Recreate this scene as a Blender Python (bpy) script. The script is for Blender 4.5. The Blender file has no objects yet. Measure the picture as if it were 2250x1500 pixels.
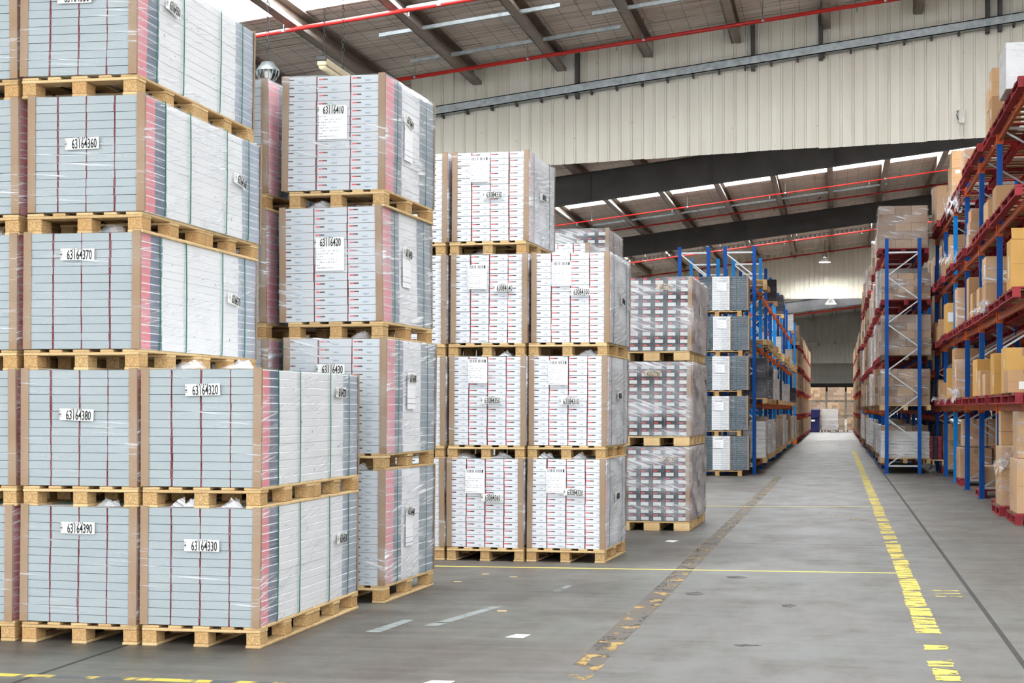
import bpy, math, random
from mathutils import Vector, Matrix
random.seed(7)
SC = bpy.context.scene
COL = SC.collection

# ------------------------------------------------------------------ camera
YAW = math.radians(11.07)
cam_d = bpy.data.cameras.new('camera'); cam = bpy.data.objects.new('camera', cam_d); COL.objects.link(cam)
cam.location = (0, 0, 1.52); cam.rotation_euler = (math.pi/2, 0, YAW)
cam_d.sensor_width = 36; cam_d.lens = 3644/2250*36; cam_d.shift_y = 148/2250; cam_d.clip_end = 600
SC.camera = cam
# ------------------------------------------------------------------ sky, exposure
world = bpy.data.worlds.new('world'); SC.world = world; world.use_nodes = True
bg = world.node_tree.nodes['Background']; bg.inputs[0].default_value = (0.92, 0.96, 1.0, 1); bg.inputs[1].default_value = 4.0
SKYLIGHT_STRENGTH = 12.5
LAMP_STRENGTH = 1050.0
vs = SC.view_settings
vs.view_transform = 'Standard'; vs.look = 'None'; vs.gamma = 1.0; vs.use_curve_mapping = False
vs.exposure = 0.46
cy = SC.cycles
cy.max_bounces = 5; cy.diffuse_bounces = 3; cy.glossy_bounces = 2; cy.transmission_bounces = 2; cy.transparent_max_bounces = 7
cy.caustics_reflective = False; cy.caustics_refractive = False
cy.use_adaptive_sampling = True; cy.adaptive_threshold = .1; cy.adaptive_min_samples = 12; cy.use_denoising = True; cy.use_light_tree = False

# ------------------------------------------------------------------ helpers
def lin(c):
    return tuple((v/12.92 if v <= .04045 else ((v+.055)/1.055)**2.4) for v in [x/255 for x in c]) + (1,)

class NT:
    """small node-tree writer"""
    def __init__(s, name, rough=.6, spec=.4):
        s.m = bpy.data.materials.new(name); s.m.use_nodes = True
        s.t = s.m.node_tree; s.b = s.t.nodes['Principled BSDF']; s.out = s.t.nodes['Material Output']
        s.b.inputs['Roughness'].default_value = rough; s.b.inputs['Specular IOR Level'].default_value = spec
        s._tc = None
    def n(s, typ, **kw):
        k = s.t.nodes.new(typ)
        for a, v in kw.items(): setattr(k, a, v)
        return k
    def put(s, sock, v):
        if hasattr(v, 'is_linked'): s.t.links.new(v, sock)
        else: sock.default_value = v
    def tc(s, which='Object'):
        if s._tc is None: s._tc = s.n('ShaderNodeTexCoord')
        return s._tc.outputs[which]
    def xyz(s):
        k = s.n('ShaderNodeSeparateXYZ'); s.put(k.inputs[0], s.tc()); return k.outputs
    def math(s, op, a, b=None, c=None):
        k = s.n('ShaderNodeMath', operation=op); s.put(k.inputs[0], a)
        if b is not None: s.put(k.inputs[1], b)
        if c is not None: s.put(k.inputs[2], c)
        return k.outputs[0]
    def rng(s, v, a, b):
        return s.math('MULTIPLY', s.math('GREATER_THAN', v, a), s.math('LESS_THAN', v, b))
    def rect(s, x, z, x0, x1, z0, z1):
        return s.math('MULTIPLY', s.rng(x, x0, x1), s.rng(z, z0, z1))
    def mix(s, f, a, b, blend='MIX'):
        k = s.n('ShaderNodeMix', data_type='RGBA', blend_type=blend)
        s.put(k.inputs[0], f); s.put(k.inputs[6], a); s.put(k.inputs[7], b); return k.outputs[2]
    def noise(s, scale, detail=3, vec=None, rough=.55, sx=None):
        k = s.n('ShaderNodeTexNoise'); k.inputs['Scale'].default_value = scale; k.inputs['Detail'].default_value = detail
        k.inputs['Roughness'].default_value = rough
        v = vec if vec is not None else s.tc()
        if sx is not None:
            mp = s.n('ShaderNodeMapping'); mp.inputs['Scale'].default_value = sx; s.put(mp.inputs[0], v); v = mp.outputs[0]
        s.put(k.inputs['Vector'], v); return k.outputs[0]
    def ramp(s, f, stops, interp='LINEAR'):
        k = s.n('ShaderNodeValToRGB'); k.color_ramp.interpolation = interp; e = k.color_ramp.elements
        while len(e) < len(stops): e.new(.5)
        for i, (p, c) in enumerate(stops):
            e[i].position = p; e[i].color = c if len(c) == 4 else c + (1,)
        s.put(k.inputs[0], f); return k.outputs[0]
    def step(s, v, a, b):
        k = s.n('ShaderNodeMapRange'); s.put(k.inputs[0], v); k.inputs[1].default_value = a; k.inputs[2].default_value = b
        return k.outputs[0]
    def rnd(s):
        return s.n('ShaderNodeObjectInfo').outputs['Random']
    def bump(s, h, strength=.3, dist=.01):
        k = s.n('ShaderNodeBump'); k.inputs['Strength'].default_value = strength; k.inputs['Distance'].default_value = dist
        s.put(k.inputs['Height'], h); s.put(s.b.inputs['Normal'], k.outputs[0])
    def col(s, c): s.put(s.b.inputs['Base Color'], c); return s
W1 = (1, 1, 1, 1); K0 = (0, 0, 0, 1)

def plain(name, rgb, rough=.6, metal=0, var=.08, nscale=6, spec=.4):
    t = NT(name, rough, spec); t.b.inputs['Metallic'].default_value = metal
    c = lin(rgb); f = t.noise(nscale, 4)
    d = tuple(x*(1-var*2) for x in c[:3]) + (1,); e = tuple(min(1, x*(1+var)) for x in c[:3]) + (1,)
    t.col(t.ramp(f, [(.3, d), (.7, e)])); return t.m

def empty(name, loc, rz=0.0, ry=0.0, **kw):
    o = bpy.data.objects.new(name, None); COL.objects.link(o); o.location = loc; o.rotation_euler = (0, ry, rz)
    o.empty_display_size = .1
    return tag(o, **kw)
def tag(o, label=None, cat=None, group=None, kind=None):
    if label: o['label'] = label
    if cat: o['category'] = cat
    if group: o['group'] = group
    if kind: o['kind'] = kind
    return o
def obj(name, mesh, parent=None, loc=(0, 0, 0), rot=None):
    o = bpy.data.objects.new(name, mesh); COL.objects.link(o); o.location = loc
    if rot: o.rotation_euler = rot
    if parent: o.parent = parent
    return o
def mesh(name, verts, faces, mats, mi=None, smooth=False):
    m = bpy.data.meshes.new(name); m.from_pydata(verts, [], faces); 
    for a in (mats if isinstance(mats, (list, tuple)) else [mats]): m.materials.append(a)
    if mi: m.polygons.foreach_set('material_index', mi)
    if smooth: m.polygons.foreach_set('use_smooth', [True]*len(m.polygons))
    m.update(); return m
CUBE_F = [(0, 3, 2, 1), (4, 5, 6, 7), (0, 1, 5, 4), (1, 2, 6, 5), (2, 3, 7, 6), (3, 0, 4, 7)]
class MB:
    """collects boxes, bars and tubes into one mesh"""
    def __init__(s): s.v = []; s.f = []; s.mi = []
    def box(s, x0, x1, y0, y1, z0, z1, mi=0, ch=0):
        if ch: return s.cbox(x0, x1, y0, y1, z0, z1, mi, ch)
        k = len(s.v); s.v += [(x0,y0,z0),(x1,y0,z0),(x1,y1,z0),(x0,y1,z0),(x0,y0,z1),(x1,y0,z1),(x1,y1,z1),(x0,y1,z1)]
        s.f += [tuple(a+k for a in q) for q in CUBE_F]; s.mi += [mi]*6; return s
    def cbox(s, x0, x1, y0, y1, z0, z1, mi, c):
        k = len(s.v); L = ((x0, x1), (y0, y1), (z0, z1)); idx = {}
        for i in (0, 1):
            for j in (0, 1):
                for l in (0, 1):
                    p = [L[0][i], L[1][j], L[2][l]]; sg = [1-2*i, 1-2*j, 1-2*l]
                    for ax in range(3):
                        q = [p[a] + (0 if a == ax else sg[a]*c) for a in range(3)]
                        idx[(i, j, l, ax)] = len(s.v); s.v.append(tuple(q))
        def quad(ids):
            s.f.append(tuple(ids)); s.mi.append(mi)
        for ax in range(3):
            a, b = [q for q in range(3) if q != ax]
            for e in (0, 1):
                ring = []
                for (p, q) in ((0, 0), (1, 0), (1, 1), (0, 1)):
                    t = [0, 0, 0]; t[ax] = e; t[a] = p; t[b] = q; ring.append(idx[(*t, ax)])
                quad(ring if (e == 1) == (ax != 1) else ring[::-1])
            for p in (0, 1):
                for q in (0, 1):
                    t0 = [0, 0, 0]; t0[a] = p; t0[b] = q; t1 = list(t0); t1[ax] = 1
                    r = [idx[(*t0, a)], idx[(*t1, a)], idx[(*t1, b)], idx[(*t0, b)]]
                    quad(r)
        for i in (0, 1):
            for j in (0, 1):
                for l in (0, 1): quad([idx[(i, j, l, 0)], idx[(i, j, l, 1)], idx[(i, j, l, 2)]])
        return s
    def bar(s, p, q, w, h=None, mi=0):
        """box bar between two points"""
        p, q = Vector(p), Vector(q); d = (q-p).normalized(); up = Vector((0, 0, 1)) if abs(d.z) < .95 else Vector((1, 0, 0))
        a = d.cross(up).normalized()*(w/2); b = a.cross(d).normalized()*((h or w)/2); k = len(s.v)
        for c in (p, q): s.v += [tuple(c-a-b), tuple(c+a-b), tuple(c+a+b), tuple(c-a+b)]
        s.f += [tuple(i+k for i in r) for r in CUBE_F]; s.mi += [mi]*6; return s
    def tube(s, pts, r, n=8, mi=0):
        k = len(s.v); P = [Vector(p) for p in pts]
        for i, p in enumerate(P):
            d = (P[min(i+1, len(P)-1)] - P[max(i-1, 0)]).normalized(); up = Vector((0, 0, 1)) if abs(d.z) < .9 else Vector((1, 0, 0))
            a = d.cross(up).normalized(); b = a.cross(d).normalized()
            for j in range(n):
                t = 2*math.pi*j/n; s.v.append(tuple(p + a*math.cos(t)*r + b*math.sin(t)*r))
        for i in range(len(P)-1):
            for j in range(n):
                s.f.append((k+i*n+j, k+i*n+(j+1) % n, k+(i+1)*n+(j+1) % n, k+(i+1)*n+j)); s.mi.append(mi)
        s.f.append(tuple(k+j for j in range(n))[::-1]); s.mi.append(mi)
        s.f.append(tuple(k+(len(P)-1)*n+j for j in range(n))); s.mi.append(mi); return s
    def lathe(s, prof, n=20, o=(0, 0, 0), mi=0):
        k = len(s.v)
        for (r, z) in prof:
            for j in range(n):
                t = 2*math.pi*j/n; s.v.append((o[0]+r*math.cos(t), o[1]+r*math.sin(t), o[2]+z))
        for i in range(len(prof)-1):
            for j in range(n):
                s.f.append((k+i*n+j, k+i*n+(j+1) % n, k+(i+1)*n+(j+1) % n, k+(i+1)*n+j)); s.mi.append(mi)
        return s
    def quad(s, a, b, c, d, mi=0):
        k = len(s.v); s.v += [a, b, c, d]; s.f.append((k, k+1, k+2, k+3)); s.mi.append(mi); return s
    def mesh(s, name, mats, smooth=False):
        m = mesh(name, s.v, s.f, mats, s.mi, smooth)
        return m
def fixn(m):
    import bmesh
    b = bmesh.new(); b.from_mesh(m); bmesh.ops.recalc_face_normals(b, faces=b.faces); b.to_mesh(m); b.free(); return m
_bc = {}
def bx(dx, dy, dz, mat, ch=.004, name='piece'):
    """shared chamfered box mesh centred at its origin"""
    k = (round(dx, 4), round(dy, 4), round(dz, 4), mat.name, ch)
    if k not in _bc:
        _bc[k] = fixn(MB().box(-dx/2, dx/2, -dy/2, dy/2, -dz/2, dz/2, 0, ch).mesh(name, [mat]))
    return _bc[k]
def text_mesh(txt, size, mat, xs=.62):
    cu = bpy.data.curves.new('lettering', 'FONT'); cu.body = txt; cu.size = size; cu.align_x = 'CENTER'; cu.align_y = 'CENTER'
    cu.resolution_u = 2; cu.extrude = 0.0008; cu.offset = size*.004
    o = bpy.data.objects.new('lettering', cu); COL.objects.link(o)
    dg = bpy.context.evaluated_depsgraph_get()
    m = bpy.data.meshes.new_from_object(o.evaluated_get(dg)); m.transform(Matrix.Diagonal((xs, 1, 1, 1)))
    m.materials.clear(); m.materials.append(mat)
    bpy.data.objects.remove(o); bpy.data.curves.remove(cu); return m

# ------------------------------------------------------------------ materials
def wood_mat(name, a, b, rough=.75):
    t = NT(name, rough, .2)
    g = t.noise(9, 5, sx=(14, 1.2, 14)); r = t.rnd()
    f = t.math('ADD', t.math('MULTIPLY', g, .75), t.math('MULTIPLY', r, .3))
    c = t.ramp(f, [(.25, lin(a)), (.75, lin(b))])
    k = t.step(t.noise(2.2, 2, vec=None, sx=(1, 1, 1)), .6, .75)
    t.col(t.mix(t.math('MULTIPLY', k, .25), c, lin((110, 80, 50)))); t.bump(g, .2, .004); return t.m
M_WOOD = wood_mat('pallet pine', (172, 140, 95), (220, 191, 144))
M_CHIP = NT('pressed chip block', .85, .15)
_g = M_CHIP.noise(95, 3); M_CHIP.col(M_CHIP.mix(M_CHIP.math('MULTIPLY', M_CHIP.rnd(), .4), M_CHIP.ramp(_g, [(.3, lin((150, 118, 76))), (.7, lin((206, 176, 128)))]), lin((178, 128, 78)))); M_CHIP = M_CHIP.m
M_REDW = wood_mat('red painted pallet wood', (116, 34, 42), (172, 60, 66), .6)
M_DWOOD = wood_mat('old pallet boards', (96, 78, 62), (150, 120, 92))
M_CARD = NT('kraft corner card', .8, .2)
M_CARD.col(M_CARD.mix(M_CARD.noise(4, 3), lin((140, 115, 91)), lin((162, 137, 111)))); M_CARD = M_CARD.m
M_STRAP = plain('green strap', (14, 112, 92), .35)
M_STRAPD = plain('dark green strap', (40, 92, 88), .35)
M_STRAPO = plain('orange strap', (190, 150, 100), .4)
M_INK = plain('black ink', (24, 24, 26), .7, var=0)
M_PAPER = plain('label paper', (240, 240, 236), .55, var=.02)
M_PAPERO = plain('buff label paper', (214, 190, 150), .6, var=.03)
M_SEAM = NT('burgundy box edge', .8, .1)
M_SEAM.col(M_SEAM.mix(M_SEAM.step(M_SEAM.noise(60, 2), .4, .6), lin((124, 46, 56)), lin((84, 42, 48)))); M_SEAM = M_SEAM.m
M_GAPD = plain('dark box edge', (96, 100, 104), .8, var=.03)
M_WHITEB = plain('white carton board', (226, 226, 226), .6, var=.02)
def print_mat():
    t = NT('printed sheet', .5, .3); x, y, z = t.xyz()
    base = lin((238, 238, 240))
    bars = t.math('GREATER_THAN', t.noise(160, 0, sx=(1, 0.001, 0.001)), .5)
    bar = t.math('MULTIPLY', bars, t.rng(z, .085, .115))
    bar = t.math('MULTIPLY', bar, t.rng(x, -.085, .085))
    w = t.math('GREATER_THAN', t.noise(120, 1, sx=(1, .001, .45)), .5)
    ln = t.math('LESS_THAN', t.math('FRACT', t.math('MULTIPLY', z, 45)), .38)
    tx = t.math('MULTIPLY', t.math('MULTIPLY', w, ln), t.rng(z, -.12, .06))
    tx = t.math('MULTIPLY', tx, t.math('LESS_THAN', x, t.math('ADD', .02, t.math('MULTIPLY', .08, t.math('SINE', t.math('MULTIPLY', z, 90))))))
    c = t.mix(bar, base, lin((60, 60, 70))); c = t.mix(t.math('MULTIPLY', tx, .65), c, lin((80, 84, 110))); t.col(c); return t.m
M_SHEET = print_mat()

def film(name, veil, streak, ang=0.25, fine=36, col=(236, 238, 242), thr=.58):
    """clear stretch film: mostly transparent, with wrinkle streaks that catch the light"""
    t = NT(name, .22, .6)
    x, y, z = t.xyz(); h = t.math('ADD', x, y)
    zz = t.math('ADD', z, t.math('MULTIPLY', h, ang))
    cv = t.n('ShaderNodeCombineXYZ'); t.put(cv.inputs[0], t.math('MULTIPLY', h, 2.2)); t.put(cv.inputs[1], t.math('MULTIPLY', zz, fine)); t.put(cv.inputs[2], t.rnd())
    n1 = t.noise(1.0, 2, cv.outputs[0])
    cv2 = t.n('ShaderNodeCombineXYZ'); t.put(cv2.inputs[0], t.math('MULTIPLY', h, 1.1)); t.put(cv2.inputs[1], t.math('MULTIPLY', z, 3)); t.put(cv2.inputs[2], t.math('MULTIPLY', t.rnd(), 50))
    n2 = t.noise(1.6, 0, cv2.outputs[0])
    st = t.math('MULTIPLY', t.step(n1, thr, thr+.14), t.step(n2, .38, .66))
    fac = t.math('ADD', t.math('MULTIPLY', st, streak), t.math('MULTIPLY', t.step(n2, .2, .8), veil*1.4))
    t.col(lin(col)); t.m.use_backface_culling = False
    tr = t.n('ShaderNodeBsdfTransparent'); mx = t.n('ShaderNodeMixShader')
    t.put(mx.inputs[0], fac); t.t.links.new(tr.outputs[0], mx.inputs[1]); t.t.links.new(t.b.outputs[0], mx.inputs[2])
    t.t.links.new(mx.outputs[0], t.out.inputs[0]); return t.m
F_LIGHT = film('thin film', .05, .55, .06, 60, thr=.60)
F_SIDE = film('thin side film', .10, .6, -.16, 70, thr=.55)
F_MID = film('middling film', .13, .65, .22, 30, thr=.57)
F_MIDS = film('middling side film', .24, .7, -.1, 40, thr=.52)
F_R3 = film('row film', .06, .4, .1, 30, thr=.6)
F_R3S = film('milky side film', .42, .6, -.14, 44, thr=.48, col=(226, 228, 233))
F_HEAVY = film('heavy film', .26, .36, .35, 46, thr=.50)
F_HEAVYS = film('heavy side film', .66, .7, -.5, 40, thr=.5, col=(222, 216, 217))
F_CART = film('carton film', .12, .7, .2, 26, thr=.55)
F_TORN = film('bunched film', .26, .6, .6, 40, thr=.48)

def end_plain(rgb):
    t = NT('pale grey box end', .55, .3); r = t.rnd()
    c = t.mix(t.noise(3, 3), lin(tuple(v-5 for v in rgb)), lin(tuple(v+4 for v in rgb)))
    t.col(t.mix(t.math('MULTIPLY', r, .18), c, lin((168, 174, 168)))); return t.m
def end_print(w, h, rgb, bars, patch, text):
    """white box end with a small red and black mark and a pale blue print"""
    t = NT('printed box end', .5, .35); x, y, z = t.xyz()
    u = t.math('ADD', t.math('DIVIDE', x, w), .5); v = t.math('ADD', t.math('DIVIDE', z, h), .5)
    c = t.mix(t.noise(5, 2), lin(tuple(q-4 for q in rgb)), lin(tuple(min(255, q+4) for q in rgb)))
    c = t.mix(t.math('MULTIPLY', t.rnd(), .12), c, lin((205, 212, 216)))
    if patch:
        pm = t.math('MULTIPLY', t.rect(u, v, patch[0], patch[1], .12, .85), t.step(t.noise(45, 2), .4, .65))
        c = t.mix(t.math('MULTIPLY', pm, .55), c, lin((176, 200, 212)))
    c = t.mix(t.rect(u, v, bars[0], bars[1], .56, .72), c, lin((228, 76, 72)))
    c = t.mix(t.rect(u, v, bars[1], bars[2], .56, .72), c, lin((64, 64, 70)))
    tm = t.math('MULTIPLY', t.rect(u, v, text[0], text[1], .22, .42), t.math('GREATER_THAN', t.noise(170, 0), .47))
    c = t.mix(t.math('MULTIPLY', tm, .6), c, lin((90, 96, 120))); t.col(c); return t.m
def end_dark(w, h):
    t = NT('dark box end with white label', .5, .35); x, y, z = t.xyz()
    u = t.math('ADD', t.math('DIVIDE', x, w), .5); v = t.math('ADD', t.math('DIVIDE', z, h), .5)
    c = t.mix(t.noise(8, 2), lin((44, 46, 54)), lin((66, 68, 76)))
    c = t.mix(t.rect(u, v, .14, .76, .08, .56), c, lin((196, 198, 196)))
    c = t.mix(t.rect(u, v, .14, .46, .68, .86), c, lin((206, 74, 70))); t.col(c); return t.m
def side_mat(name, L, stops, text=.5, axis=1, dots=True, lines=0):
    """long printed box side: colour bands along the length, fine lettering, small dark marks"""
    t = NT(name, .45, .4); o = t.xyz(); a = o[axis]
    f = t.math('ADD', t.math('DIVIDE', a, L), .5)
    c = t.ramp(f, [(p, lin(q)) for p, q in stops], 'CONSTANT')
    va = t.n('ShaderNodeVectorMath', operation='ADD'); t.put(va.inputs[0], t.tc()); cb = t.n('ShaderNodeCombineXYZ')
    for q in range(3): t.put(cb.inputs[q], t.math('MULTIPLY', t.rnd(), 37+q*11))
    t.put(va.inputs[1], cb.outputs[0]); V = va.outputs[0]
    tx = t.math('GREATER_THAN', t.noise(1.0, 1, V, sx=(60, 60, 140)), .62)
    c = t.mix(t.math('MULTIPLY', tx, text*.35), c, lin((198, 202, 212)))
    if dots:
        d = t.math('GREATER_THAN', t.noise(1.0, 0, V, sx=(22, 22, 34)), .82)
        c = t.mix(t.math('MULTIPLY', d, .75), c, lin((96, 96, 110)))
    sm = t.noise(1.0, 3, V, sx=(3, 3, 90))
    c = t.mix(t.math('MULTIPLY', t.step(sm, .56, .75), .45), c, lin((240, 240, 242))); t.col(c); return t.m

# ------------------------------------------------------------------ the building
ROOF0, RS = 10.73, .119
def roof(x): return ROOF0 + RS*x
XL, XR = -26.0, 8.2
PURX = [-8.57 + 2.06*k for k in range(-8, 9)]
YF = -13.0     # open front of the hall behind the camera
BANDS = [-4, 13.3, 30.5, 47.8, 64.0, 84.3, 100, 108, 116, 124, 131, 171, 181, 190, 199, 206, 240, 247, 254, 262]  # bands past the second partition are unseen fill added to brighten the far walls
BW = 1.3

def floor_mat():
    t = NT('worn concrete', .5, .35)
    o = t.tc()
    big = t.noise(.45, 5, o); mid = t.noise(1.7, 6, o, .65, sx=(1, .55, 1)); fine = t.noise(24, 5, o, .7); pat = t.noise(.9, 6, o, .7, sx=(1.6, .5, 1))
    drag = t.noise(1.0, 5, o, .65, sx=(.7, 6, 1)); tyre = t.noise(1.0, 5, o, .6, sx=(3.6, .2, 1))
    c = t.mix(t.step(big, .38, .62), lin((96, 88, 82)), lin((108, 108, 102)))
    c = t.mix(t.math('MULTIPLY', t.step(pat, .47, .62), .55), c, lin((92, 99, 92)))
    c = t.mix(t.math('MULTIPLY', t.step(mid, .46, .68), .6), c, lin((81, 73, 67)))
    c = t.mix(t.math('MULTIPLY', t.step(drag, .50, .66), .5), c, lin((73, 69, 65)))
    c = t.mix(t.math('MULTIPLY', t.step(drag, .47, .36), .35), c, lin((123, 119, 113)))
    x, y, z = t.xyz()
    lane = t.math('MULTIPLY', t.step(x, -1.9, -.9), t.math('SUBTRACT', 1, t.step(x, .55, 1.3)))
    lane = t.math('MULTIPLY', lane, t.step(mid, .72, .4))
    c = t.mix(t.math('MULTIPLY', lane, .6), c, lin((110, 110, 111)))
    c = t.mix(t.math('MULTIPLY', t.math('MULTIPLY', t.step(tyre, .52, .72), lane), .5), c, lin((77, 77, 79)))
    c = t.mix(t.math('MULTIPLY', t.step(fine, .58, .74), .35), c, lin((63, 59, 55)))
    t.col(c); t.put(t.b.inputs['Roughness'], t.math('ADD', .30, t.math('MULTIPLY', mid, .36))); t.bump(fine, .1, .003); return t.m
M_FLOOR = floor_mat()
M_JOINT = plain('joint sealant', (62, 60, 58), .8)
fl = obj('floor', MB().box(XL, XR+14, YF, 292, -.2, 0).mesh('floor', [M_FLOOR])); tag(fl, 'grey worn concrete warehouse floor', 'floor', kind='structure')
for nm, a in (('floor_joint', (1.075, 1.11, 8, 120)), ('floor_joint', (-4.495, -4.47, 6, 60))):
    obj(nm, MB().box(a[0], a[1], a[2], a[3], .0004, .0018).mesh(nm, [M_JOINT]), fl)
obj('floor_joint', MB().box(-6, 8, 18.9, 18.912, .0004, .0014).mesh('floor_joint', [plain('hairline joint', (120, 118, 116), .8)]), fl)

def roof_mat():
    t = NT('foil lined roof underside', .55, .4)
    o = t.tc(); w = t.noise(1.0, 4, o, sx=(.25, 9, 1)); w2 = t.noise(1.0, 3, o, sx=(.8, 26, 1)); st = t.noise(.5, 3, o)
    c = t.ramp(t.math('ADD', t.math('MULTIPLY', w, .6), t.math('MULTIPLY', w2, .4)), [(.36, lin((120, 106, 98))), (.45, lin((230, 220, 212))), (.58, lin((248, 243, 238)))])
    c = t.mix(t.math('MULTIPLY', t.step(st, .5, .75), .3), c, lin((140, 126, 112)))
    x, y, z = t.xyz()
    g = t.math('MAXIMUM', t.math('LESS_THAN', t.math('FRACT', t.math('MULTIPLY', x, 2.4)), .035), t.math('LESS_THAN', t.math('FRACT', t.math('MULTIPLY', y, 1.3)), .03))
    c = t.mix(t.math('MULTIPLY', g, .6), c, lin((70, 64, 60))); t.col(c); t.bump(w2, .5, .03); return t.m
M_ROOF = roof_mat()
m = MB()
edges = [YF] + [e for b in BANDS for e in (b-BW, b+BW)] + [292]
for i in range(0, len(edges), 2):
    y0, y1 = edges[i], edges[i+1]; k = len(m.v)
    m.v += [(XL, y0, roof(XL)), (XR, y0, roof(XR)), (XR, y1, roof(XR)), (XL, y1, roof(XL))]
    m.v += [(a, b, c+.12) for a, b, c in m.v[k:k+4]]
    m.f += [tuple(a+k for a in q) for q in CUBE_F]; m.mi += [0]*6
ceil = obj('ceiling', m.mesh('ceiling', [M_ROOF])); tag(ceil, 'sloping foil lined roof underside with wire mesh', 'ceiling', kind='structure')
M_SKY = NT('glowing roof sheet for daylight and fill', .5); M_SKY.b.inputs['Emission Color'].default_value = (.93, .97, 1, 1)
M_SKY.b.inputs['Emission Strength'].default_value = SKYLIGHT_STRENGTH; M_SKY.col((.8, .8, .8, 1)); M_SKY = M_SKY.m
SKM = MB(); SKM.quad((0, -BW, 0), (0, BW, 0), (2.0, BW, 2.0*RS), (2.0, -BW, 2.0*RS))
SKM = SKM.mesh('skylight_fill_sheet', [M_SKY])
for b in BANDS[:6]:
    for px in PURX[:-1]:
        obj('skylight_fill_sheet', SKM, ceil, (px+.03, b, roof(px+.03)+.03))
for b in BANDS[6:]:
    obj('skylight_fill_sheet', MB().quad((XL, b-BW, roof(XL)+.03), (XL, b+BW, roof(XL)+.03), (XR, b+BW, roof(XR)+.03), (XR, b-BW, roof(XR)+.03)).mesh('skylight_fill_sheet', [M_SKY]), ceil)  # unseen glowing strips added to light the distant partitions
# purlins along the hall, C section with lips
M_PURL = plain('grey purlin steel', (150, 140, 130), .5, 0.1, .1, 2)
def purlin_mesh(y0, y1):
    b = MB(); b.box(-.015, .015, y0, y1, -.40, 0); b.box(-.015, .2, y0, y1, -.40, -.37); b.box(.17, .2, y0, y1, -.37, -.31); b.box(-.015, .2, y0, y1, -.03, 0)
    return b.mesh('purlin', [M_PURL])
PM = purlin_mesh(YF, 292)
for px in PURX: obj('purlin', PM, ceil, (px, 0, roof(px)))
# rafters: deep dark I beams following the slope
M_STEEL = plain('charcoal rafter steel', (78, 77, 78), .6, .0, .12, 1.5)
def sloped_box(b, x0, x1, y0, y1, dz0, dz1):
    k = len(b.v)
    for z in (dz0, dz1): b.v += [(x0, y0, roof(x0)+z), (x1, y0, roof(x1)+z), (x1, y1, roof(x1)+z), (x0, y1, roof(x0)+z)]
    b.f += [tuple(a+k for a in q) for q in CUBE_F]; b.mi += [0]*6
for yr, dep in ((54.5, .95), (74, .85), (112, .9), (131, .9)):
    b = MB(); sloped_box(b, XL, XR, yr-.01, yr+.01, -.41-dep, -.41); sloped_box(b, XL, XR, yr-.12, yr+.12, -.44-dep, -.41-dep); sloped_box(b, XL, XR, yr-.12, yr+.12, -.44, -.41)
    for k in range(9):
        x = -24+4*k; sloped_box(b, x, x+.02, yr-.11, yr, -.41-dep, -.44)
    obj('rafter', b.mesh('rafter', [M_STEEL]), ceil)
# galvanised bridging channels between purlins
M_GALV = plain('galvanised steel', (150, 158, 160), .4, .6, .15, 8)
for (x0, x1, y, dz) in ((-9.3, -5.5, 33.2, -.33), (-9.3, -4.6, 35.8, -.33), (-8.4, -6.5, 32.0, -.2), (-5.0, -1.5, 34.3, -.33), (-12, -2, 58.5, -.33), (-3, 5, 60.8, -.33), (-10, 2, 68.6, -.33)):
    b = MB(); sloped_box(b, x0, x1, y-.03, y+.03, dz-.07, dz); sloped_box(b, x0, x1, y-.03, y+.05, dz-.075, dz-.068); obj('bridging_channel', b.mesh('bridging_channel', [M_GALV]), ceil)

# partition walls hung across the hall, in ribbed sheets
def clad_mat(name, a, b_):
    t = NT(name, .5, .4); x, y, z = t.xyz(); n = t.noise(1.0, 4, sx=(4, 1, .35)); d = t.noise(2.5, 3)
    c = t.mix(t.step(n, .35, .7), lin(a), lin(b_)); c = t.mix(t.math('MULTIPLY', t.rnd(), .12), c, lin((196, 190, 170)))
    sp = t.math('GREATER_THAN', t.noise(9, 1), .76); c = t.mix(t.math('MULTIPLY', sp, .35), c, lin((150, 120, 90))); t.col(c); return t.m
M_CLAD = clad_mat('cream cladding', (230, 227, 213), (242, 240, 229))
M_CLAD2 = clad_mat('dull and shaded cream cladding', (216, 212, 202), (230, 226, 216))  # duller copy of the cream: shade on the far partitions put into the colour
def sheet_mesh(xa, xb, y, zb, zt, mat, pitch=.27, thick=.004):
    """one trapezoid-ribbed sheet; zb and zt give the lower and upper edge at x"""
    n = max(1, round((xb-xa)/pitch)); p = (xb-xa)/n; xs = []
    for k in range(n):
        a = xa+k*p; xs += [(a, 0), (a+p*.74, 0), (a+p*.80, -.034), (a+p*.93, -.034), (a+p*.99, 0)]
    xs.append((xb, 0)); b = MB()
    for i in range(len(xs)-1):
        (x0, d0), (x1, d1) = xs[i], xs[i+1]
        b.quad((x0, y+d0, zb(x0)), (x1, y+d1, zb(x1)), (x1, y+d1, zt(x1)), (x0, y+d0, zt(x0)))
        b.quad((x0, y+d0+thick, zb(x0)), (x0, y+d0+thick, zt(x0)), (x1, y+d1+thick, zt(x1)), (x1, y+d1+thick, zb(x1)))
        b.quad((x0, y+d0, zb(x0)), (x0, y+d0+thick, zb(x0)), (x1, y+d1+thick, zb(x1)), (x1, y+d1, zb(x1)))
    return b.mesh('cladding_sheet', [mat])
def partition(name, label, y, x0, x1, zb, mat, sheets=True, sw=.81):
    e = empty(name, (0, 0, 0), label=label, cat='wall', kind='structure')
    x = x0
    while x < x1-.1:
        xe = min(x1, x+sw) if sheets else x1
        jit = random.uniform(-.015, .015)
        obj('cladding_sheet', sheet_mesh(x, xe, y+random.uniform(0, .006), lambda q: zb(q)+jit, lambda q: roof(q)-.02, mat, .27 if sheets else .6), e); x = xe
    return e
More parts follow.
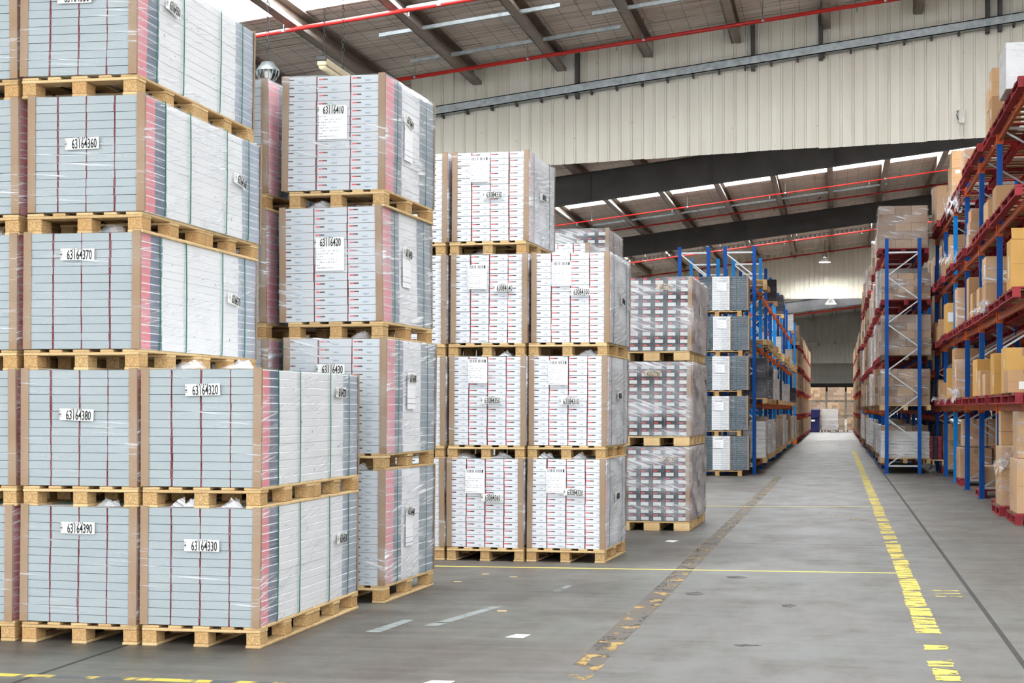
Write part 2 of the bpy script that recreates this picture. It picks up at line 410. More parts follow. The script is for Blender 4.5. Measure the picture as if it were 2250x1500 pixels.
w1b = lambda x: 7.35+.033*(x+6.46)
wl1 = partition('wall_front', 'cream ribbed sheet partition hung across the hall above the racks', 39.0, -10.12, 7.9, w1b, M_CLAD)
wl2 = partition('wall_middle', 'second cream ribbed partition lit by a hanging lamp', 95.0, -18.2, 7.9, lambda x: 7.72, M_CLAD, True, 1.62)
wl3 = partition('wall_far', 'third ribbed partition far down the hall, shade put in its colour', 163.0, -14, 7.9, lambda x: 7.9, M_CLAD2, False)
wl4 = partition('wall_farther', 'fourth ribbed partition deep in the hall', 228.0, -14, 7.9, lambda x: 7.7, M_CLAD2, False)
M_WALL = plain('grey block wall', (170, 166, 158), .8)
M_DARKB = plain('dark lintel', (70, 66, 62), .7)
e = empty('wall_back', (0, 0, 0), label='end wall of the hall with pale and dark bands', cat='wall', kind='structure')
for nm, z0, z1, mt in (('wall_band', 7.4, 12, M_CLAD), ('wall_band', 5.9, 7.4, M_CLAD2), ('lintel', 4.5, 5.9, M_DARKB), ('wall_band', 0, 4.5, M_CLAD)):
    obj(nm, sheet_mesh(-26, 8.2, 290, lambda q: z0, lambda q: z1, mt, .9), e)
wl = obj('wall_left', MB().box(XL-.2, XL, YF, 292, 0, roof(XL)).mesh('wall_left', [M_WALL])); tag(wl, 'plain grey left wall of the warehouse', 'wall', kind='structure')
wr = obj('wall_right', MB().box(XR, XR+.2, 5, 292, 0, roof(XR)).mesh('wall_right', [M_WALL])); tag(wr, 'plain grey right wall behind the racks', 'wall', kind='structure')
# sloping galvanised rail on the first partition, with dark hangers up to the roof
rail = empty('wall_rail', (0, 0, 0), label='galvanised channel rail running up across the cream partition', cat='rail')
def rz(x): return 8.65+.1213*(x+9.46)
b = MB()
def slb(b, x0, x1, y0, y1, d0, d1):
    k = len(b.v)
    for d in (d0, d1): b.v += [(x0, y0, rz(x0)+d), (x1, y0, rz(x1)+d), (x1, y1, rz(x1)+d), (x0, y1, rz(x0)+d)]
    b.f += [tuple(a+k for a in q) for q in CUBE_F]; b.mi += [0]*6
slb(b, -10.0, 5.5, 38.66, 38.68, -.09, .12); slb(b, -10.0, 5.5, 38.66, 38.94, .10, .12); slb(b, -10.0, 5.5, 38.66, 38.94, -.09, -.07)
obj('channel', b.mesh('channel', [M_GALV]), rail)
for k in range(26):
    x = -9.9+.6*k; b = MB(); slb(b, x, x+.04, 38.70, 38.93, -.16, -.09); obj('clip', b.mesh('clip', [M_STEEL]), rail)
for x in (-6.02, -1.9, -.35, 3.35, 3.62):
    obj('hanger', MB().box(x-.045, x+.045, 38.72, 38.95, rz(x)-.2, roof(x)-.02).mesh('hanger', [M_STEEL]), rail)

# ------------------------------------------------------------------ pallets
PALH = .135
def euro_pallet(x, y, z, w, l, rz, label, group, mat=None, block=None, bw=.1, bl=.14, deck=5):
    """w across X, l along Y; near left corner of the base at the given point before turning"""
    p = empty('wooden_pallet', (x, y, z), rz, label=label, cat='pallet', group=group)
    mat = mat or M_WOOD; block = block or M_CHIP
    for i, bxx in enumerate((bw/2, w/2, w-bw/2)):
        obj('bottom_board', bx(bw+.004, l, .02, mat), p, (bxx, l/2, .010))
        for j, byy in enumerate((bl/2, l/2, l-bl/2)):
            obj('block', bx(bw-random.choice((0, .006)), bl, .077, block), p, (bxx+random.uniform(-.004, .004), byy, .0585))
    for byy in (bl/2, l/2, l-bl/2): obj('cross_board', bx(w, bl+.01, .019, mat), p, (w/2, byy, .1065))
    for i in range(deck):
        dw = .115 if i in (0, deck//2, deck-1) else .09
        obj('deck_board', bx(dw, l, .019, mat), p, (dw/2+(w-dw)*i/(deck-1), l/2, .1255))
    return p

# ------------------------------------------------------------------ bundles of long boxes
def box_mesh(w, l, h, mats, ch=.0052, cz=.0016):
    """long box: plain body, end faces set in with a burgundy edge at each side; slots: 0 end, 1 side, 2 seam, 3 top, 4 dark line"""
    a, b, c = w/2, l/2, h/2; v = []; f = []; mi = []; e = .0035
    def ring(y, ix, iz):
        A, Z = a-ix, c-iz; q = [(-A+e, -Z), (A-e, -Z), (A, -Z+e), (A, Z-e), (A-e, Z), (-A+e, Z), (-A, Z-e), (-A, -Z+e)]
        v.extend((x, y, z) for x, z in q)
    for y, ix, iz in ((-b, ch, cz), (-b+ch, 0, 0), (b-ch, 0, 0), (b, ch, cz)): ring(y, ix, iz)
    f.append(tuple(range(8))); mi.append(0)
    for s_, kinds in ((0, (4, 2, 2, 2)), (8, (3, 3, 1, 3)), (16, (4, 2, 2, 2))):
        for j in range(8):
            f.append((s_+j, s_+8+j, s_+8+(j+1) % 8, s_+(j+1) % 8)); mi.append(kinds[{0: 0, 4: 0, 2: 2, 6: 2}.get(j, 1)])
    f.append(tuple(range(31, 23, -1))); mi.append(0)
    return fixn(mesh('long_box', v, f, mats, mi))
def film_mesh(w, l, h, mats, g=.006, amp=.004, n=14, skirt=.0, seed=0):
    """open-topped film sleeve hugging the load; slots: 0 ends, 1 long sides, 2 unused"""
    R = random.Random(seed); v = []; f = []; mi = []
    a, b = w/2+g, l/2+g
    per = [(-a, -b), (a, -b), (a, b), (-a, b)]; ring = []; side = []
    for k in range(4):
        p, q = per[k], per[(k+1) % 4]
        for i in range(n):
            t = i/n; ring.append((p[0]+(q[0]-p[0])*t, p[1]+(q[1]-p[1])*t)); side.append(k)
    zs = [-skirt + (h+skirt+.006)*j/n for j in range(n+1)]; N = len(ring)
    for j, z in enumerate(zs):
        for i, (x, y) in enumerate(ring):
            d = R.uniform(0, amp) if i % n else R.uniform(0, amp*.6)
            s = 1-.02*(j == 0); L = math.hypot(x, y); v.append((x*s+x/L*d, y*s+y/L*d, z+R.uniform(-.004, .004)*(0 < j < n)))
    for i, (x, y) in enumerate(ring): v.append((x*.9, y*.93, h+.010))
    for j in range(n+1):
        for i in range(N):
            f.append((j*N+i, j*N+(i+1) % N, (j+1)*N+(i+1) % N, (j+1)*N+i)); mi.append(0 if side[i] in (0, 2) else 1)
    return mesh('stretch_film', v, f, mats, mi, True)
_cor = {}
def corner_mesh(h, sx, sy, fx=.05, fy=.022):
    k = (round(h, 3), sx, sy, fx, fy)
    if k not in _cor:
        t = .004; b = MB()
        b.box(min(0, -sx*fx)+0, max(0, -sx*fx), min(0, sy*t), max(0, sy*t), 0, h+.012)
        b.box(min(0, sx*t), max(0, sx*t), min(sy*t, -sy*fy), max(sy*t, -sy*fy), 0, h+.012)
        _cor[k] = b.mesh('corner_board', [M_CARD])
    return _cor[k]
def curl_label(w, h, mat, seed):
    """paper tag, slightly bowed, with a lifting edge"""
    R = random.Random(seed); n = 8; lift = R.uniform(.0, .004); v = []; f = []
    for i in range(n+1):
        x = -w/2+w*i/n; d = -.003-.004*math.sin(i/n*6+seed) - lift*max(0, (i-n+2)/2)**2
        v += [(x, d, -h/2), (x, d-.001, h/2)]
    for i in range(n): f.append((2*i, 2*i+2, 2*i+3, 2*i+1))
    return mesh('number_label', v, f, [mat])
M_BAR = NT('barcode print', .6); _x = M_BAR.xyz()
M_BAR.col(M_BAR.mix(M_BAR.math('GREATER_THAN', M_BAR.noise(1.0, 0, sx=(150, .001, .001)), .5), lin((236, 236, 232)), lin((40, 40, 44)))); M_BAR = M_BAR.m
M_BARV = NT('small barcode print', .6)
M_BARV.col(M_BARV.mix(M_BARV.math('GREATER_THAN', M_BARV.noise(1.0, 0, sx=(.001, .001, 190)), .5), lin((232, 232, 228)), lin((70, 70, 74)))); M_BARV = M_BARV.m
def number_label(parent, num, x, y, z, rz, tilt, w=.235, h=.075, mat=None, ts=.078, seed=1):
    lab = obj('number_label', curl_label(w, h, mat or M_PAPER, seed), parent, (x, y, z), (0, tilt, rz))
    obj('printed_number', text_mesh(num, ts*1.12, M_INK, .50), lab, (w*.08, -.0135, -.006), (math.pi/2, 0, 0))
    obj('barcode', MB().box(-w*.17, w*.17, -.0012, 0, -.004, .004).mesh('barcode', [M_BAR]), lab, (0, -.0125, h*.44))
    obj('barcode', MB().box(-.006, .006, -.0012, 0, -h*.3, h*.25).mesh('barcode', [M_BARV]), lab, (-w*.46, -.0125, .004))
    return lab

def bundle(name, label, group, num, x, y, z, w, l, h, cols, rows, meshes, fil, rz=0, ry=0, straps=(), strap_mat=None, lab=None, side_lab=None, sheet=None, top=True, lab_mat=None, seed=0, corners=True, strap_w=.013, tufts=()):
    """(x, y, z): middle of the base's near edge"""
    R = random.Random(seed)
    e = empty(name, (x, y, z), rz, ry, label=label, cat='box bundle', group=group)
    bw, bh = (w-.01)/cols, h/rows
    off = [0]*(cols)
    for r in range(rows):
        sh = R.uniform(-.003, .003)
        for c in range(cols):
            off[c] = max(-.003, min(.003, off[c]+R.uniform(-.002, .002)))
            o = obj('long_box', meshes, e, (-w/2+.005+bw*(c+.5)+off[c]+sh*.4, l/2+R.uniform(-.003, .003), bh*(r+.5)), (0, R.uniform(-.002, .002), 0))
    if corners:
        for sx in (-1, 1):
            for sy in (-1, 1):
                obj('corner_board', corner_mesh(h, sx, sy), e, (sx*w/2, l/2+sy*l/2, 0), (0, R.uniform(-.006, .006), 0))
    for s in straps:
        ys = l*s+R.uniform(-.01, .01); a = w/2+.008; t = .0015; b = MB(); lean = R.uniform(-.012, .012)
        for sx in (-1, 1):
            k = len(b.v); xx = sx*a
            pts = [(.0, -.006), (.012, 0), (h*.5, .003), (h+.006, 0)]
            for (p, q) in zip(pts, pts[1:]):
                (z0, i0), (z1, i1) = p, q
                b.bar((xx+sx*i0, ys+lean*z0, z0), (xx+sx*i1, ys+lean*z1, z1), strap_w if True else 0, .003)
        b.box(-a, a, ys-strap_w/2, ys+strap_w/2, h+.005, h+.008)
        obj('strap', b.mesh('strap', [strap_mat or M_STRAP]), e)
    fo = obj('stretch_film', fil, e, (0, l/2, 0))
    for tx in tufts:
        b = MB(); tw = R.uniform(.05, .09)
        for q in range(4):
            x0 = tx+R.uniform(-.05, .05); b.quad((x0-tw, .01+.02*q, h+.006), (x0+tw, .02+.02*q, h+.006), (x0+tw*.3+R.uniform(-.02, .02), .05+.03*q, h+R.uniform(.04, .075)), (x0-tw*.1, .03+.02*q, h+R.uniform(.03, .06)))
        obj('film_tuft', b.mesh('film_tuft', [F_TORN]), e)
    if lab and num: number_label(e, num, lab[0], -.012, lab[1], 0, lab[2], mat=lab_mat, seed=seed, **(lab[3] if len(lab) > 3 else {}))
    if side_lab and num: number_label(e, num, w/2+.014, side_lab[0], side_lab[1], math.pi/2, side_lab[2], mat=lab_mat, seed=seed+5)
    if sheet:
        for (sx, sz, sw, sh, onside) in sheet:
            b = MB()
            if onside: b.box(-sh*0-.0008, .0008, -sw/2, sw/2, -sh/2, sh/2)
            else: b.box(-sw/2, sw/2, -.0008, .0008, -sh/2, sh/2)
            obj('paper_sheet', b.mesh('paper_sheet', [M_SHEET]), e, (w/2+.012, sx, sz) if onside else (sx, -.0115, sz))
    return e

# --- row one: grey-ended boxes 2.2 m long, two pallets under each
W, L, H, NC, NR = .80, 2.2, .75, 4, 14
PITCH = PALH + H
RED, SLATE, OFFW = (208, 122, 130), (100, 108, 126), (216, 216, 217)
m_end1 = end_plain((150, 160, 163))
m_side1 = side_mat('white printed long side', L, [(0, RED), (.085, SLATE), (.170, OFFW), (.82, (150, 157, 170))], .6)
bm1 = box_mesh((W-.01)/NC, L-.01, H/NR, [m_end1, m_side1, M_SEAM, M_WHITEB, M_GAPD])
fm1 = [film_mesh(W, L, H, [F_LIGHT, F_SIDE], seed=i) for i in range(3)]
ORD = ['bottom', 'second', 'third', 'fourth', 'fifth']
LEVN = ['on the floor', 'second up', 'third up', 'fourth up', 'top one']
def stack1(xl, y, n, nums, offs, tilts, labs, slabs, where, gname):
    for k in range(n):
        z = k*PITCH; num = nums[k]
        desc = ('numbered '+num) if num else 'cut by the left picture edge'
        for j, half in enumerate(('near', 'far')):
            euro_pallet(xl+offs[k]*.6+random.uniform(-.006, .006), y+j*1.1, z, .80, 1.085, 0, '%s pine pallet under the %s bundle of the %s' % (half, ORD[k], where), gname+' pallets')
        bundle('plank_box_bundle', 'film-wrapped grey-ended box bundle %s, %s in the %s' % (desc, ORD[k], where), gname, num, xl+.40+offs[k], y-.015, z+PALH+.002, W, L, H, NC, NR, bm1, fm1[(k+n) % 3],
               ry=tilts[k], straps=(.145, .35, .66, .87), lab=labs[k] if num else None, side_lab=slabs[k] if num else None, seed=k+n*7, tufts=(-.12, .22) if n == 2 else ((.2,) if k in (0, 2) else ()))
stack1(-4.363, 10.0, 2, ['63164330', '63164320'], [-.02, -.012], [.006, .003], [(.02, .515, .0), (.02, .62, -.03)], [(1.72, .44, .02), (1.66, .62, .02)], 'short front stack', 'front row bundles')
stack1(-5.205, 10.0, 5, ['63164390', '63164380', '63164370', '63164360', '63164350'], [-.012, -.004, .012, .045, -.01], [.014, .004, .004, .006, .012],
       [(.0, .615, .0), (-.01, .46, .03), (-.02, .61, .01), (-.02, .44, -.02), (-.02, .5, 0)], [(1.7, .5, .02), (1.7, .5, .03), (1.66, .42, .12), (1.7, .42, .14), (.55, .55, .1)], 'tall front stack', 'front row bundles')
stack1(-6.06, 10.02, 5, [None]*5, [-.03, .0, .005, .02, .01], [.01, .0, .0, -.004, .0], [None]*5, [None]*5, 'leftmost front stack', 'front row bundles')

# --- row two: printed white box ends, 3 columns, turned a little
W2, L2, H2 = .85, 1.4, .9
m_end2 = end_print((W2-.01)/3, H2/14, (194, 197, 200), (.06, .18, .32), (.38, .74), (.44, .62))
m_side2 = side_mat('pink and slate long side', L2, [(0, (216, 142, 150)), (.18, (122, 131, 146)), (.33, (228, 229, 231)), (.685, (132, 142, 154))], .5)
bm2 = box_mesh((W2-.01)/3, L2-.01, H2/14, [m_end2, m_side2, M_SEAM, M_WHITEB, M_GAPD])
fm2 = [film_mesh(W2, L2, H2, [F_MID, F_MIDS], amp=.006, seed=10+i) for i in range(2)]
P2 = PALH+H2
R2 = math.radians(-2.4)
def row(xr, y, n, w, l, h, cols, rows_, bm, fms, nums, where, gname, rz, offs, tilts, labs, slabs, sheets, strapf, strapm, adj, pw=.79):
    c, s = math.cos(rz), math.sin(rz)
    for k in range(n):
        z = k*(PALH+h); num = nums[k]
        ox, oy = xr - pw*c, y - pw*s
        euro_pallet(ox+offs[k]*.5, oy, z, pw, l-.02, rz, 'pine pallet under the %s bundle of the %s' % (ORD[k], where), gname+' pallets')
        desc = ('numbered '+num) if num else adj
        cx = xr - (w/2-.0)*c + offs[k]; cy = y - (w/2)*s
        bundle('plank_box_bundle', 'wrapped %s bundle %s, %s in the %s' % ('white box', desc, ORD[k], where), gname, num, cx, cy, z+PALH+.002, w, l, h, cols, rows_, bm, fms[k % len(fms)],
               rz=rz, ry=tilts[k], straps=strapf, strap_mat=strapm, lab=labs[k] if num else None, side_lab=slabs[k] if num else None, sheet=sheets[k], seed=30+k+n, strap_w=.009, tufts=((-.22, .15), (.2,), (-.1,), ())[k])
row(-3.47, 12.53, 4, W2, L2, H2, 3, 14, bm2, fm2, ['63116440', '63116430', '63116420', '63116410'], 'pink-sided middle stack', 'second row bundles', R2,
    [.0, .012, -.015, .0], [.004, .008, -.006, .010],
    [(-.02, .6, 0), (-.03, .66, 0), (-.01, .625, 0), (-.01, .63, .02)], [(.62, .55, .12), (.62, .6, .0), (.62, .58, .05), (.58, .62, .2)],
    [((.63, .40, .2, .26, True),), ((.64, .5, .22, .3, True),), ((-.0, .53, .235, .26, False), (.62, .45, .22, .3, True)), ((-.0, .53, .235, .26, False), (.6, .45, .22, .3, True))], (.22, .80), M_STRAP, 'with pink sides')
row(-4.455, 12.58, 4, W2, L2, H2, 3, 14, bm2, fm2, [None]*4, 'stack behind the tall front stack', 'second row bundles', R2, [.0, .01, -.005, .01], [.0, .004, 0, .004], [None]*4, [None]*4, [None]*4, (.22, .80), M_STRAP, 'mostly hidden')

# --- row three: small white printed box ends, 4 columns
W3, L3, H3 = .782, 1.3, .885
m_end3 = end_print((W3-.01)/4, H3/14, (218, 220, 225), (.04, .24, .44), None, (.6, .82))
m_side3 = side_mat('greyish long side', L3, [(0, (222, 192, 198)), (.17, (214, 216, 222)), (.45, (224, 226, 229)), (.76, (204, 207, 214))], .8)
bm3 = box_mesh((W3-.01)/4, L3-.01, H3/14, [m_end3, m_side3, M_SEAM, M_WHITEB, M_GAPD])
fm3 = [film_mesh(W3, L3, H3, [F_R3, F_R3S], amp=.006, seed=20+i) for i in range(2)]
R3 = math.radians(-2.0)
sh_l = (-.075, .0)
big = {'w': .2, 'h': .07, 'ts': .072}
row(-2.24, 16.2, 3, W3, L3, H3, 4, 14, bm3, fm3, ['63084320', '63084310', '63084300'], 'right white stack', 'third row bundles', R3, [.0, .02, .045], [.006, .006, .004],
    [(.08, .56, .03, big), (.02, .44, .0, big), (.1, .5, 0, big)], [(.62, .5, 0), (.62, .5, 0), (.7, .45, .1)],
    [((-.10, .67, .2, .24, False),), ((-.10, .72, .2, .24, False),), ((-.09, .68, .2, .24, False),)], (.175, .76), M_STRAPD, 'white')
row(-3.05, 16.2, 4, W3, L3, H3, 4, 14, bm3, fm3, ['63084360', '63084350', '63084340', '63084330'], 'middle white stack', 'third row bundles', R3, [-.01, .015, .03, .045], [.004, .006, .008, .004],
    [(.07, .5, .0, big), (.04, .45, .0, big), (.15, .55, .02, big), (.03, .46, 0, big)], [(.62, .5, 0)]*4,
    [((-.10, .66, .2, .24, False),), ((-.10, .74, .2, .24, False),), ((-.12, .66, .2, .24, False),), ((-.11, .72, .2, .26, False),)], (.175, .76), M_STRAPD, 'white')
row(-3.87, 16.22, 4, W3, L3, H3, 4, 14, bm3, fm3, [None]*4, 'left white stack', 'third row bundles', R3, [.0, .01, .02, .03], [.0, .004, .004, .0], [None]*4, [None]*4, [None]*4, (.175, .76), M_STRAPD, 'half hidden')

# --- row four: dark boxes in heavy creased film
W4, L4, H4 = .95, 1.95, .92
m_end4 = end_dark((W4-.01)/6, H4/10)
m_side4 = side_mat('plum and grey long side', L4, [(0, (172, 122, 130)), (.12, (182, 174, 178)), (.5, (200, 197, 199))], .8)
bm4 = box_mesh((W4-.01)/6, L4-.01, H4/10, [m_end4, m_side4, M_GAPD, M_WHITEB, M_INK])
fm4 = [film_mesh(W4, L4, H4, [F_HEAVY, F_HEAVYS], amp=.028, g=.012, n=16, seed=30+i) for i in range(3)]
def block_pallet(x, y, z, w, l, rz, label, group, mat=M_WOOD):
    """pallet with three wide bearers seen from the end and slots along the side"""
    p = empty('wooden_pallet', (x, y, z), rz, label=label, cat='pallet', group=group)
    for i in range(3):
        for j in range(5):
            obj('block', bx(.2, .12, .08, mat), p, (.1+(w-.2)*i/2, .06+(l-.12)*j/4, .058))
        obj('bottom_board', bx(.2, l, .018, mat), p, (.1+(w-.2)*i/2, l/2, .009))
    for j in range(7): obj('deck_board', bx(w, .16, .02, mat), p, (w/2, .08+(l-.16)*j/6, .108))
    return p
for k, num in enumerate(('63027790', '63027780', '63027760')):
    z = k*1.06; r4 = math.radians(-1.2)
    block_pallet(-1.79-.95, 20.66, z, .95, L4, r4, 'pine pallet with wide bearers under the %s dark bundle' % ORD[k], 'dark bundle pallets')
    bundle('dark_box_bundle', 'creased film-wrapped bundle of dark boxes numbered %s, %s of three' % (num, ORD[k]), 'dark bundles', num, -1.79-W4/2+.01*k, 20.65, z+.122, W4, L4, H4, 6, 10, bm4, fm4[k],
           rz=r4, ry=.004*k, lab=[(.20, .78, .0, big), (.0, .78, .03, big), (.14, .80, .10, big)][k], lab_mat=M_PAPERO, sheet=((1.0, .55, .1, .14, True),), seed=60+k)
# knots of loose film on its corner
def film_knot(name, label, loc, r, seed, parent=None, sz=(1, 1, 1)):
    R = random.Random(seed); b = MB()
    for k in range(7):
        pts = []; n = 7; a0 = R.uniform(0, 6.28); ln = R.uniform(.6, 1.4)*r
        for i in range(n+1):
            t = i/n; pts.append((math.cos(a0)*ln*t*sz[0]+R.uniform(-.2, .2)*r, math.sin(a0)*ln*t*sz[1]+R.uniform(-.15, .15)*r, (R.uniform(-.6, .5)*r - t*r*.3)*sz[2]))
        for i in range(n):
            p, q = pts[i], pts[i+1]; wd = R.uniform(.25, .5)*r
            b.quad(p, q, (q[0], q[1]+wd*.4, q[2]+wd), (p[0]+wd*.2, p[1]+wd*.3, p[2]+wd*.8))
    o = obj(name, b.mesh(name, [F_TORN]), parent, loc)
    if not parent: tag(o, label, 'film scrap')
    return o
# --- row four, behind: a white stack and a taller dark stack
for k in range(4):
    z = k*.90
    euro_pallet(-3.84, 20.6, z, .8, 1.3, 0, 'pine pallet under the %s bundle of the hidden white stack' % ORD[k], 'hidden stack pallets')
HBM = box_mesh(.79/4, 1.29, .76/12, [m_end3, m_side3, M_SEAM, M_WHITEB, M_GAPD]); HFM = film_mesh(.8, 1.3, .76, [F_MID, F_MIDS], amp=.015, seed=44)
for k in range(4):
    bundle('plank_box_bundle', 'white box bundle, %s in the stack hidden behind the white rows' % ORD[k], 'hidden stack bundles', None, -3.44, 20.58, k*.9+PALH, .8, 1.3, .76, 4, 12, HBM, HFM, seed=80+k)
HB2 = box_mesh(.94/6, 1.55, .88/8, [m_end4, m_side4, M_GAPD, M_WHITEB, M_INK]); HF2 = film_mesh(.95, 1.56, .88, [F_HEAVY, F_MIDS], amp=.012, seed=45)
for k in range(4):
    euro_pallet(-4.1, 23.2, k*1.015, .95, 1.55, 0, 'pine pallet under the %s bundle of the far dark stack' % ORD[k], 'far dark stack pallets')
    bundle('dark_box_bundle', 'dark box bundle, %s in the stack behind the white rows' % ORD[k], 'far dark stack bundles', '63027750' if k == 3 else None, -3.625, 23.18, k*1.015+PALH, .95, 1.56, .88, 6, 8, HB2, HF2,
           lab=(-.02, .66, 0, big), seed=90+k, straps=(.3, .75), strap_mat=M_STRAPD)

# --- row five: slate and white long sides turned to the camera, five high
def layer_mat():
    t = NT('slate and white printed layers', .45, .4); x, y, z = t.xyz(); f = t.math('ADD', t.math('DIVIDE', x, 1.25), .5)
    c = t.ramp(f, [(0, lin((190, 84, 90))), (.11, lin((66, 78, 88))), (.35, lin((222, 224, 226))), (.66, lin((70, 82, 92)))], 'CONSTANT')
    pr = t.math('MULTIPLY', t.math('GREATER_THAN', t.noise(1.0, 1, sx=(34, 1, 60)), .52), t.math('MAXIMUM', t.rng(f, .5, .64), t.rng(f, .72, .99)))
    c = t.mix(t.math('MULTIPLY', pr, .45), c, lin((130, 142, 152)))
    ns = t.math('GREATER_THAN', t.noise(1.0, 1, sx=(40, 1, 24)), .6); c = t.mix(t.math('MULTIPLY', ns, .18), c, lin((180, 188, 196))); t.col(c); return t.m
M_LAYER = layer_mat()
b = MB()
for k in range(16): b.box(-.625+.003*(k % 2), .625-.004*((k+1) % 2), 0, .8, k*.05, k*.05+.0475, 0, .003)
LAYM = fixn(b.mesh('box_layers', [M_LAYER]))
LF = film_mesh(1.25, .8, .8, [F_LIGHT, F_MIDS], seed=51)
for k in range(5):
    z = k*.906; xo = (-.0, -.02, -.01, .01, -.01)[k]
    euro_pallet(-3.22+xo, 37.92, z, 1.12, .78, 0, 'pine pallet under the %s slate bundle at the rack end' % ORD[k], 'slate bundle pallets', deck=6, bw=.1, bl=.1)
    e = empty('slate_box_bundle', (-2.58+xo, 37.9, z+PALH), label='slate and white striped box bundle, %s of five at the rack end' % ORD[k], cat='box bundle', group='slate bundles')
    lo = obj('box_layers', LAYM, e, (0, 0, 0)); lo.scale = (1, 1, .96); lo['kind'] = 'stuff'
    for sx in (-1, 1): obj('corner_board', corner_mesh(.77, sx, -1, .03, .03), e, (sx*.628, -.002, 0))
    for sx, mt in ((.21, M_STRAPO), (-.28, M_STRAPD), (.36, M_STRAPD)): obj('strap', MB().box(sx-.006, sx+.006, -.012, -.008, -.02, .775).mesh('strap', [mt]), e)
    f_ = obj('stretch_film', LF, e, (0, .4, 0)); f_.scale = (1, 1, .96)
    obj('paper_sheet', MB().box(-.11, .11, -.015, -.013, -.11, .11).mesh('paper_sheet', [M_SHEET]), e, (-.05+.02*k, 0, .6-.05*(k % 3)))

# ------------------------------------------------------------------ racks
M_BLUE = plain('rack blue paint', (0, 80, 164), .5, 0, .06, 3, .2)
M_BLUELIT = plain('lit copy of rack blue paint', (0, 132, 216), .5, 0, .06, 3, .2)  # lit copy of the rack blue: light on the posts put into the colour
M_ORANGE = plain('rack orange paint', (196, 86, 26), .5, 0, .12, 5)
M_GUARD = plain('guard orange', (255, 108, 20), .4, 0, .04, 5)
M_SILV = plain('silver brace', (168, 172, 174), .35, .5, .08, 6)
def post_mesh(h, mat):
    """lipped channel upright with a foot plate"""
    b = MB(); b.box(-.042, .042, -.035, -.030, 0, h); b.box(-.042, -.036, -.030, .035, 0, h); b.box(.036, .042, -.030, .035, 0, h)
    b.box(-.012, .012, -.037, -.035, 0, h); b.box(-.042, -.02, .031, .035, 0, h); b.box(.02, .042, .031, .035, 0, h); b.box(-.07, .07, -.07, .07, 0, .006)
    return b.mesh('post', [mat])
def conn_mesh():
    b = MB(); b.box(-.05, .05, -.045, .045, -.09, .09); return b.mesh('beam_connector', [M_ORANGE])
CONN = conn_mesh()
BRM = {}
def rack(name, label, xf, xb, ys, levels, h, light=(), brace_all=True, low=True, guard=False, hs=None):
    """xf: aisle side post line, xb: back post line, ys: frame positions"""
    e = empty(name, (xf, ys[0], 0), label=label, cat='rack', group='pallet racks')
    pd, pl = post_mesh(h, M_BLUE), post_mesh(h, M_BLUELIT)
    d = xb-xf
    for i, y in enumerate(ys):
        for xx in (0, d):
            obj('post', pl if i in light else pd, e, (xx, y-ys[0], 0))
        if brace_all or i == 0:
            k = (round(d, 3), round(h, 3))
            if k not in BRM:
                l = []; z = .18; sd = 0
                while z < h-.6:
                    l.append(((0 if sd == 0 else d), z, (d if sd == 0 else 0), z+.557)); z += .557; sd = 1-sd
                BRM[k] = ([fixn(MB().bar((p, 0, z0), (q, 0, z1), .03, .03).mesh('brace', [M_SILV])) for (p, z0, q, z1) in l], MB().box(min(0, d), max(0, d), -.015, .015, -.02, .02).mesh('brace', [M_SILV]), z)
            ms, hm, zt = BRM[k]
            for mm in ms: obj('brace', mm, e, (0, y-ys[0], 0))
            obj('brace', hm, e, (0, y-ys[0], .18)); obj('brace', hm, e, (0, y-ys[0], zt))
        if i < len(ys)-1:
            p = ys[i+1]-y
            bm_ = bx(.05, p-.09, .095, M_ORANGE, .006)
            for z in levels:
                for xx in (0, d): obj('beam', bm_, e, (xx, y-ys[0]+p/2, z))
        for z in (levels if i or xf > 2.3 else ()):
            obj('beam_connector', CONN, e, (0, y-ys[0], z))
    if guard: obj('post_guard', MB().box(-.12, .10, -.14, -.09, 0, .4).box(-.12, -.07, -.14, .08, 0, .4).mesh('post_guard', [M_GUARD]), e)
    return e
BAY = 3.2
YS_L = [39.25+BAY*k for k in range(11)]
LEV_L = [.2, 1.6, 2.98, 4.38]
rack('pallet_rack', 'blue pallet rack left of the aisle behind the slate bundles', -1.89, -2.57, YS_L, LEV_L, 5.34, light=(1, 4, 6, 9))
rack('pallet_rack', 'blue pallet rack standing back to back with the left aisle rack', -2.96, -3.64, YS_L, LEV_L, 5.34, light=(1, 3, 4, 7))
YS_R = [39.97+BAY*k for k in range(11)]
LEV_R = [.19, 1.44, 2.62, 3.93, 5.14]
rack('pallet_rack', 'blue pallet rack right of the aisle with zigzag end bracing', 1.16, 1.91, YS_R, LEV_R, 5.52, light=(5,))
YS_L2 = [73.5+BAY*k for k in range(12)]
LEV_2 = [.1, 1.12, 2.16, 3.22, 4.14]
rack('pallet_rack', 'far left aisle rack with an orange post guard', -1.80, -2.5, YS_L2, LEV_2, 5.3, light=(0,), brace_all=False, guard=True)
rack('pallet_rack', 'far right aisle rack with an orange post guard', 1.16, 1.9, [75.5+BAY*k for k in range(11)], LEV_2, 5.3, light=(0,), brace_all=False, guard=True)
YS_N = [22.0, 26.0, 29.15, 32.3, 35.45, 38.6, 41.75]
LEV_N = [1.54, 2.9, 4.21, 5.6]
rack('pallet_rack', 'near right blue rack with orange beams full of cartons', 2.42, 3.32, YS_N, LEV_N, 5.92, light=(4,))
rack('pallet_rack', 'dim blue rack behind the near right rack', 3.75, 4.65, YS_N, LEV_N, 5.92)

